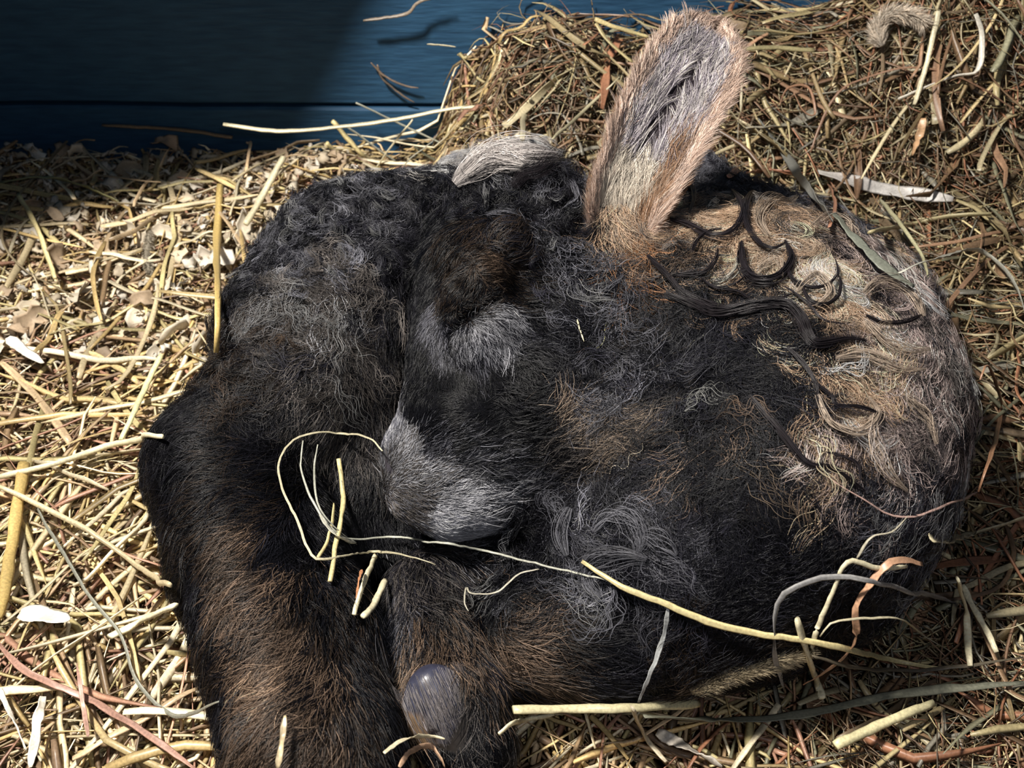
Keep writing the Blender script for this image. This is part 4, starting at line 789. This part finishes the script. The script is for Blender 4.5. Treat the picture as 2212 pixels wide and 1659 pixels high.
# (name, category, label, colour, full width px, flatness, mode, value, points)
# mode 's': laid on whatever is below with the given clearance; 'y': stands in the plane y=value; 'z': heights given per point
X_ = [
 ('straw_stalk','straw','long pale straw stalk sticking out level in front of the blue wall',PAL,10,.6,'y',.27,[(482,268),(600,280),(720,272),(850,255),(985,229),(1060,228),(1150,232)]),
 ('straw_stalk','straw','thin grey stalk leaning down right against the wall under the long pale stalk',GRE,7,.6,'y',.315,[(768,222),(850,262),(940,305),(1010,340)]),
 ('straw_stalk','straw','thick yellow stalk leaning on the wall, left of the hay heap',YEL,15,.7,'y',.29,[(718,262),(760,310),(808,362)]),
 ('straw_stalk','straw','short thick yellow stalk end poking up beside the bright straw mound',YEL,14,.7,'y',.285,[(706,308),(725,330),(745,352)]),
 ('straw_stalk','straw','thin pale stalk slanting up right before the wall, crossing the thick yellow one',PAL,6,.6,'y',.28,[(795,392),(840,325),(892,260)]),
 ('straw_stalk','straw','thin grey stalk slanting down right below the crossing stalks at the wall',GRE,6,.6,'y',.30,[(750,275),(820,325),(890,375)]),
 ('straw_stalk','straw','fine arched stem rising from the litter to the wall near the hay heap',GRE,4,.6,'y',.26,[(855,395),(880,350),(930,310),(945,290)]),
 ('hay_stalk','hay','fine curved grass stem arching up over the dark litter at the far left',(.40,.32,.20),6,.6,'z',.012,[(215,228),(160,290),(100,352),(40,420),(6,490),(12,540),(60,590),(150,640),(240,690)]),
 ('straw_stalk','straw','pale straw slanting to the bright mound at the wall',PAL,14,.6,'s',.012,[(612,340),(580,400),(530,484)]),
 ('straw_stalk','straw','upright dark golden straw standing left of the sleeping lamb',GLD,17,.6,'s',.014,[(476,400),(468,520),(465,640),(460,760)]),
 ('straw_stalk','straw','yellow straw bent down at the far left below the wood shavings',YEL,10,.6,'s',.012,[(40,420),(75,480),(100,550),(118,605)]),
 ('dry_leaf','leaf','broad olive blade lying in the shade below the wall at the far left',GRN,17,.2,'s',.010,[(0,395),(80,385),(160,400),(255,440)]),
 ('straw_stalk','straw','brown stalk lying flat along the foot of the wall in the shade',BRW,12,.5,'s',.012,[(220,270),(330,275),(430,285),(500,298)]),
 ('straw_stalk','straw','long thick straw lying down to the right at the left edge',(.70,.58,.36),16,.7,'s',.014,[(0,1050),(80,1085),(190,1140),(300,1220),(368,1262)]),
 ('straw_stalk','straw','long pale straw rising to the right at the left edge',PAL,13,.7,'s',.012,[(0,1028),(120,1000),(240,960),(352,943)]),
 ('straw_stalk','straw','golden straw standing steep at the left edge',GLD,24,.6,'s',.010,[(52,1000),(35,1110),(10,1260),(-10,1330)]),
 ('straw_stalk','straw','pale green straw slanting steeply up to the lamb at mid left',(.76,.72,.40),14,.6,'s',.014,[(262,950),(290,890),(330,810),(350,770)]),
 ('dry_leaf','leaf','long reddish blade running down right in the lower left corner',(.42,.24,.18),15,.3,'s',.012,[(0,1390),(60,1445),(180,1500),(290,1560),(430,1659)]),
 ('hay_stalk','hay','long grey green stem winding down past the left foreleg',GRE,10,.4,'s',.014,[(80,1100),(130,1190),(190,1290),(255,1370),(290,1470),(370,1545),(465,1508)]),
 ('dry_leaf','leaf','frayed whitish blade end at the lower left corner',WHI,22,.2,'s',.014,[(92,1505),(80,1560),(66,1659)]),
 ('straw_stalk','straw','white split straw leaning left in the lower left corner',WHI,12,.3,'s',.013,[(0,1490),(30,1560),(55,1620)]),
 ('straw_stalk','straw','pale thick straw ending at the left foreleg, lower left',PAL,20,.6,'s',.012,[(238,1375),(300,1345),(380,1310)]),
 ('wood_shaving','wood shaving','long white wood sliver lying at the left edge of the bedding',WHI,26,.1,'s',.012,[(18,730),(55,760),(95,785)]),
 ('wood_shaving','wood shaving','round whitish wood shaving lying among the straw at lower left',WHI,44,.1,'s',.012,[(42,1325),(90,1330),(148,1342)]),
 ('dry_leaf','leaf','small reddish blade curling upward at the lower left',(.60,.36,.28),10,.2,'s',.018,[(190,1590),(180,1530),(165,1430)]),
 ('dry_leaf','leaf','short brown blade standing in front of the left foreleg',(.50,.40,.24),14,.15,'s',.016,[(600,1659),(608,1600),(614,1545)]),
 ('hay_stalk','hay','pale fine strand looping from the nose round over the left foreleg',PAL,6,.5,'s',.010,[(826,974),(800,950),(740,940),(680,937),(630,955),(603,1000),(612,1060),(640,1120),(670,1190),(690,1213),(750,1205),(810,1195),(880,1205),(945,1230)]),
 ('hay_stalk','hay','grey blade curving below the chin and across the chest',(.50,.50,.42),6,.4,'s',.012,[(655,955),(650,1010),(668,1065),(690,1110),(725,1152),(770,1170),(860,1168),(960,1180),(1050,1196),(1160,1220),(1260,1240),(1340,1258),(1440,1300)]),
 ('hay_stalk','hay','second fine strand inside the loop, between nose and left foreleg',(.48,.48,.40),5,.4,'s',.012,[(688,960),(680,1010),(682,1050),(695,1105),(735,1150),(772,1178)]),
 ('dry_leaf','leaf','broader pale blade in the bend of the strands below the nose',(.66,.64,.52),11,.25,'s',.014,[(690,1112),(708,1140),(735,1162),(770,1172)]),
 ('straw_stalk','straw','yellow straw standing in the dark gap between nose and left foreleg',YEL,11,.6,'s',.010,[(730,992),(736,1080),(722,1160),(706,1252)]),
 ('straw_stalk','straw','second yellow straw crossing in the gap between nose and left foreleg',YEL,8,.6,'s',.010,[(688,1205),(712,1160),(724,1090)]),
 ('straw_stalk','straw','split yellow straw below the chin, the thinner of the two pieces',PAL,11,.6,'s',.010,[(812,1200),(795,1240),(765,1328)]),
 ('straw_stalk','straw','split yellow straw below the chin, the thicker right piece',PAL,14,.6,'s',.010,[(832,1252),(805,1305),(780,1332)]),
 ('dry_leaf','leaf','short reddish blade beside the split straws below the chin',ORG,8,.3,'s',.010,[(780,1230),(772,1260),(766,1292)]),
 ('hay_stalk','hay','twisted pale strand end above the right knee',(.62,.58,.46),5,.5,'s',.012,[(1165,1230),(1120,1240),(1075,1278),(1020,1282),(1008,1268),(1003,1300),(1012,1320)]),
 ('dry_leaf','leaf','long yellow blade lying over the flank from the chest to the lower right',YEL,15,.35,'s',.016,[(1258,1210),(1345,1265),(1440,1302),(1530,1340),(1620,1362),(1700,1372),(1830,1395),(1920,1420),(2030,1438)]),
 ('straw_stalk','straw','thick pale straw lying level under the hind leg at bottom centre',(.80,.72,.44),22,.7,'s',.012,[(1108,1534),(1240,1534),(1370,1531),(1510,1520)]),
 ('dry_leaf','leaf','narrow grey blade hanging down from the yellow blade over the hind leg',(.42,.43,.42),11,.25,'s',.014,[(1443,1312),(1432,1385),(1400,1470),(1384,1512)]),
 ('straw_stalk','straw','pale upright straw stump at the lower right below the yellow blade',PAL,20,.6,'s',.015,[(1722,1340),(1745,1420),(1768,1480),(1780,1512)]),
 ('straw_stalk','straw','bent pale straw standing where the yellow blade crosses the belly',PAL,11,.5,'s',.015,[(1752,1420),(1768,1350),(1800,1270),(1832,1208),(1890,1222),(1960,1220)]),
 ('dry_leaf','leaf','grey blade looped over the lower right flank',(.34,.33,.32),13,.2,'s',.015,[(1692,1490),(1672,1400),(1680,1295),(1740,1255),(1810,1240),(1900,1255),(2060,1302)]),
 ('dry_leaf','leaf','twisted orange blade standing at the lower right of the lamb',(.62,.36,.22),16,.2,'s',.015,[(1992,1218),(1930,1208),(1880,1262),(1852,1310),(1850,1370),(1815,1420),(1735,1470)]),
 ('hay_stalk','hay','curved pale stem under the orange blade at lower right',PAL,7,.5,'s',.02,[(1770,1375),(1800,1345),(1880,1335),(1950,1340),(2000,1380),(2062,1412)]),
 ('hay_stalk','hay','fine pinkish strand crossing the right end of the rump',(.60,.40,.34),6,.5,'s',.012,[(1790,1032),(1850,1070),(1920,1110),(1990,1112),(2060,1085),(2110,1062)]),
 ('hay_stalk','hay','orange brown stem rising at the right edge beside the rump',(.48,.26,.15),10,.4,'s',.020,[(2110,1062),(2130,1000),(2155,920),(2160,870),(2130,800),(2110,830)]),
 ('hay_stalk','hay','fine pale stem bent over the lowest fleece of the rump',(.72,.66,.50),7,.5,'s',.014,[(1850,1205),(1880,1160),(1925,1148),(1960,1110)]),
 ('dry_leaf','leaf','long dark green blade running along the bottom right of the bedding',(.20,.20,.15),22,.25,'s',.018,[(1390,1550),(1560,1556),(1700,1548),(1860,1515),(2000,1490),(2212,1470)]),
 ('straw_stalk','straw','thick pale straw lying slanted in the lower right corner',(.82,.74,.44),22,.6,'s',.016,[(1802,1612),(1900,1570),(2012,1522)]),
 ('dry_leaf','leaf','broad grey blade pointing down right at the bottom centre',(.50,.45,.38),28,.15,'s',.014,[(1420,1580),(1500,1625),(1560,1659)]),
 ('straw_stalk','straw','pale stalk slanting down right, right of the thick level straw',(.72,.62,.44),15,.5,'s',.018,[(1365,1530),(1400,1590),(1445,1640)]),
 ('dry_leaf','leaf','broad pale green blade lying on the right edge of the hay',(.52,.46,.30),38,.12,'s',.016,[(2010,1165),(2080,1155),(2150,1135),(2230,1110)]),
 ('straw_stalk','straw','forked pale straw standing at the lower right, its left prong',PAL,15,.5,'s',.024,[(2070,1250),(2088,1330),(2095,1440)]),
 ('straw_stalk','straw','forked pale straw standing at the lower right, its right prong',PAL,13,.5,'s',.026,[(2080,1262),(2110,1320),(2155,1410)]),
 ('dry_leaf','leaf','dark brown stem lying across the hay at the lower right',DRK,11,.4,'s',.022,[(1755,1415),(1840,1440),(1960,1450),(2100,1435),(2212,1418)]),
 ('dry_leaf','leaf','copper coloured blade touching the top of the tan fleece',(.62,.30,.20),17,.2,'s',.012,[(1572,382),(1640,372),(1700,372),(1755,378)]),
 ('dry_leaf','leaf','wide silver grey blade on the hay right of the copper blade',(.52,.49,.46),30,.15,'s',.014,[(1765,372),(1850,395),(1920,412),(2055,430)]),
 ('dry_leaf','leaf','dark green grey blade running down along the back of the lamb',(.19,.20,.16),24,.2,'s',.014,[(1800,460),(1850,520),(1910,580),(1975,625)]),
 ('dry_leaf','leaf','dark grey blade slanting down to the back of the lamb, above the copper blade',(.22,.22,.20),20,.2,'s',.016,[(1640,258),(1700,340),(1760,420),(1800,480)]),
 ('dry_leaf','leaf','brown red leaf lying against the upper back fleece',(.38,.19,.12),18,.2,'s',.014,[(1790,400),(1800,440),(1790,490)]),
 ('straw_stalk','straw','long pale straw leaning steep in the hay at upper right',PAL,11,.5,'s',.025,[(2028,25),(2010,110),(1978,225)]),
 ('straw_stalk','straw','bent whitish straw with a sharp knee at the upper right',WHI,12,.5,'s',.022,[(2108,30),(2122,80),(2112,150),(2060,165),(1940,215)]),
 ('straw_stalk','straw','thick olive stalk lying long across the right side of the hay',(.42,.36,.20),15,.6,'s',.018,[(1880,500),(1950,485),(2060,462),(2140,460)]),
 ('dry_leaf','leaf','light brown leaf hanging in the upper right hay',(.58,.36,.20),18,.15,'s',.02,[(1995,255),(1985,295),(1970,335)]),
 ('hay_stalk','hay','long brown curved stem sweeping over the upper right hay',(.42,.24,.15),6,.5,'s',.02,[(1750,330),(1800,210),(1880,165),(1980,145),(2080,170),(2200,245)]),
 ('hay_stalk','hay','thin upright pale stem behind the ear tip on its right',PAL,6,.5,'s',.03,[(1600,95),(1602,160),(1600,242)]),
 ('straw_stalk','straw','long olive stem running right from the ear tip',(.44,.38,.20),12,.6,'s',.024,[(1590,106),(1680,106),(1760,112)]),
 ('straw_stalk','straw','yellow stem pointing at the left rim of the ear',(.58,.48,.24),11,.6,'s',.02,[(1285,42),(1330,60),(1400,82)]),
 ('straw_stalk','straw','yellow stem running down from the top of the heap to the ear',(.58,.48,.24),10,.6,'s',.02,[(1287,50),(1320,95),(1370,135)]),
 ('hay_stalk','hay','pale stem leaning across the heap left of the ear',(.56,.50,.32),8,.5,'s',.018,[(1195,300),(1260,240),(1340,165)]),
 ('straw_stalk','straw','pale stem standing on the heap edge above the white poll tuft',(.52,.46,.30),13,.5,'s',.02,[(1128,300),(1132,250),(1145,212)]),
 ('hay_stalk','hay','curly brown stem high on the right side of the hay',(.50,.28,.17),6,.5,'s',.024,[(1715,200),(1735,240),(1760,245),(1745,190),(1700,190),(1680,230)]),
 ('dry_leaf','leaf','long arched grey blade at the right edge level with the back',(.46,.45,.38),14,.2,'s',.026,[(1940,590),(2010,560),(2110,540),(2180,600),(2212,680)]),
 ('hay_stalk','hay','yellow green stem bending down behind the rump',(.60,.56,.34),9,.5,'s',.022,[(1900,430),(1950,490),(1990,550),(2005,600)]),
 ('hay_stalk','hay','dry twig curling along the wall near its top',(.40,.32,.24),8,.6,'y',.325,[(785,45),(830,40),(880,30),(905,5),(960,-10)]),
 ('hay_stalk','hay','wisp of dry stems stuck to the blue wall beside the heap',(.30,.22,.16),6,.6,'y',.333,[(800,135),(830,165),(870,185),(900,190)]),
 ('hay_stalk','hay','second wisp of dry stems stuck to the wall, just under the first',(.30,.22,.16),6,.6,'y',.333,[(815,140),(825,170),(860,200),(895,222)]),
 ('hay_stalk','hay','short pale stem poking left out of the heap before the wall',PAL,6,.6,'y',.30,[(922,96),(950,97),(985,100)]),
 ('hay_stalk','hay','tiny pale straw bit lying on the black cheek fleece',PAL,4,.6,'s',.008,[(1249,690),(1255,712),(1264,738)]),
 ('straw_stalk','straw','pale stalk end poking in at the hoof from the right',PAL,11,.6,'s',.012,[(1075,1586),(1110,1560),(1140,1560),(1200,1548)]),
 ('dry_leaf','leaf','pale blade arching over the hoof tip',(.70,.62,.42),12,.3,'s',.014,[(830,1630),(872,1602),(930,1595),(965,1602)]),
 ('dry_leaf','leaf','orange blade arching below the hoof tip',(.62,.40,.26),13,.3,'s',.012,[(862,1659),(885,1625),(930,1612),(955,1640),(962,1659)]),
]
for nm_, cat, lab, colr, wpx, flat, mode, val, pl in X_:
    px = [p[0] for p in pl]; py = [p[1] for p in pl]
    if mode == 's': g = hit(px, py, val*.8, toff=val*.8+.010)
    elif mode == 'y': g = at_y(np.array(px, float), np.array(py, float), val)
    else: g = at_z(np.array(px, float), np.array(py, float), val)
    n = max(16, 6*len(pl)); Q = resample(g, n)
    if nm_ == 'hay_stalk': colr = tuple(.72*c_ for c_ in colr)
    if mode == 's':
        for _ in range(2):
            d = sdf(Q); Q = Q+sdfn(Q)*np.clip(val*.5-d, 0, .01)[:, None]
    Q = Q+rng.standard_normal(3)*.0002+np.cumsum(rng.normal(0, min(.00018, .05*np.linalg.norm(Q[1]-Q[0])), (n, 3)), 0)
    w = wpx*depth(Q)/F/2
    prof = np.interp(np.linspace(0, 1, n), [0, .12, .85, 1], [.55, 1, .9, .4]) if nm_ != 'straw_stalk' else np.interp(np.linspace(0, 1, n), [0, .05, .95, 1], [.9, 1, 1, .8])
    cl = np.array(colr)[None]*(1+.14*np.sin(np.linspace(0, 9, n)+rng.uniform(0, 6)))[:, None]
    o = strands(nm_, Q[None], (w*prof)[None], np.array([max(flat, .12)]), cl[None], M_STRAW if nm_ != 'wood_shaving' else M_SHAVE, 8, None, None if flat > .3 else (rng.normal(0, .3)+np.cumsum(rng.normal(0, .22, n)))[None] if nm_ != 'wood_shaving' else (np.linspace(0, .5, n))[None], 0 if flat > .3 else .25)
    tagp(o, lab, cat)

# ------------------------------------------------------------------ fuzzy seed heads
def seed_head(label, pl, wpx, colr, off, bl=.004, count=2200):
    g = resample(hit([p[0] for p in pl], [p[1] for p in pl], off), 16)
    w = wpx*depth(g)/F/2*np.interp(np.linspace(0, 1, 16), [0, .12, .8, 1], [.5, 1, .9, .3])
    root = empty('seed_head', g[8]); tagp(root, label, 'seed head')
    core = adopt(strands('seed_core', g[None], w[None]*.6, np.array([1.0]), np.tile(np.array(colr)*.6, (1, 16, 1)), M_SEED, 8), root)
    t = rng.random(count)*15; i = t.astype(int); f = (t-i)[:, None]; j = np.minimum(i+1, 15); c = g[i]*(1-f)+g[j]*f; T = nrm(g[j]-g[i]+1e-6)
    r = rng.standard_normal((count, 3)); r = nrm(r-(r*T).sum(1, keepdims=True)*T); ww = w[i][:, None]
    p0 = c+r*ww*.5; d = nrm(r+T*.9+.25*rng.standard_normal((count, 3))); n = 4; s = np.linspace(0, 1, n)[None, :, None]
    P = p0[:, None]+d[:, None]*s*(bl*rng.uniform(.6, 1.3, (count, 1, 1)))+T[:, None]*s*s*.0012
    W_ = np.interp(np.linspace(0, 1, n), [0, .4, 1], [1, .9, .15])[None]*.00030*rng.uniform(.6, 1.2, (count, 1))
    col = np.repeat((np.array(colr)*np.exp(rng.normal(0, .25, (count, 1))))[:, None], n, 1)
    b = adopt(strands('bristle', P, W_, np.full(count, .7), col, M_SEED, 3), root); b['kind'] = 'stuff'
seed_head('fuzzy beige seed head lying under the belly at lower right', [(1492,1492),(1560,1462),(1640,1436),(1745,1405)], 62, (.56,.46,.30), .006)
seed_head('feathery whitish seed head curled on top of the hay at upper right', [(1905,100),(1895,60),(1925,30),(1975,35),(2000,55)], 34, (.80,.70,.58), .03, .007, 1300)
seed_head('small grey seed head lying in the litter below the wall', [(325,500),(318,545),(322,590)], 26, (.50,.44,.34), .010, .003, 700)

# ------------------------------------------------------------------ added board above the corner, out of the picture: it shades the wall at upper left
L0 = np.array(LPOS); zb = .32
def edge(Pt): t = (L0[2]-zb)/(L0[2]-Pt[2]); return L0+(Pt-L0)*t
e1_ = edge(np.array([-.112, .337, .146])); e2_ = edge(np.array([-.45, .165, 0.0]))
dd = nrm(e1_-e2_); out_ = np.array([-dd[1], dd[0], 0]); 
A0 = e2_-dd*.30; A1 = e1_+dd*.03; 
pts4 = [A0, A1, A1+out_*.5, A0+out_*.5]
pts4 = [np.array([p[0], min(p[1], WALL_Y-.002), zb]) for p in pts4]
cb = np.array(pts4+[p+np.array([0, 0, .02]) for p in pts4])
qb = np.array([(0, 3, 2, 1), (4, 5, 6, 7), (0, 1, 5, 4), (1, 2, 6, 5), (2, 3, 7, 6), (3, 0, 4, 7)])
sh = mesh_np('shade_board', cb, qb, M_PAINT, smooth=False); tagp(sh, 'unseen board added above the left corner to shade the wall', kind='structure')
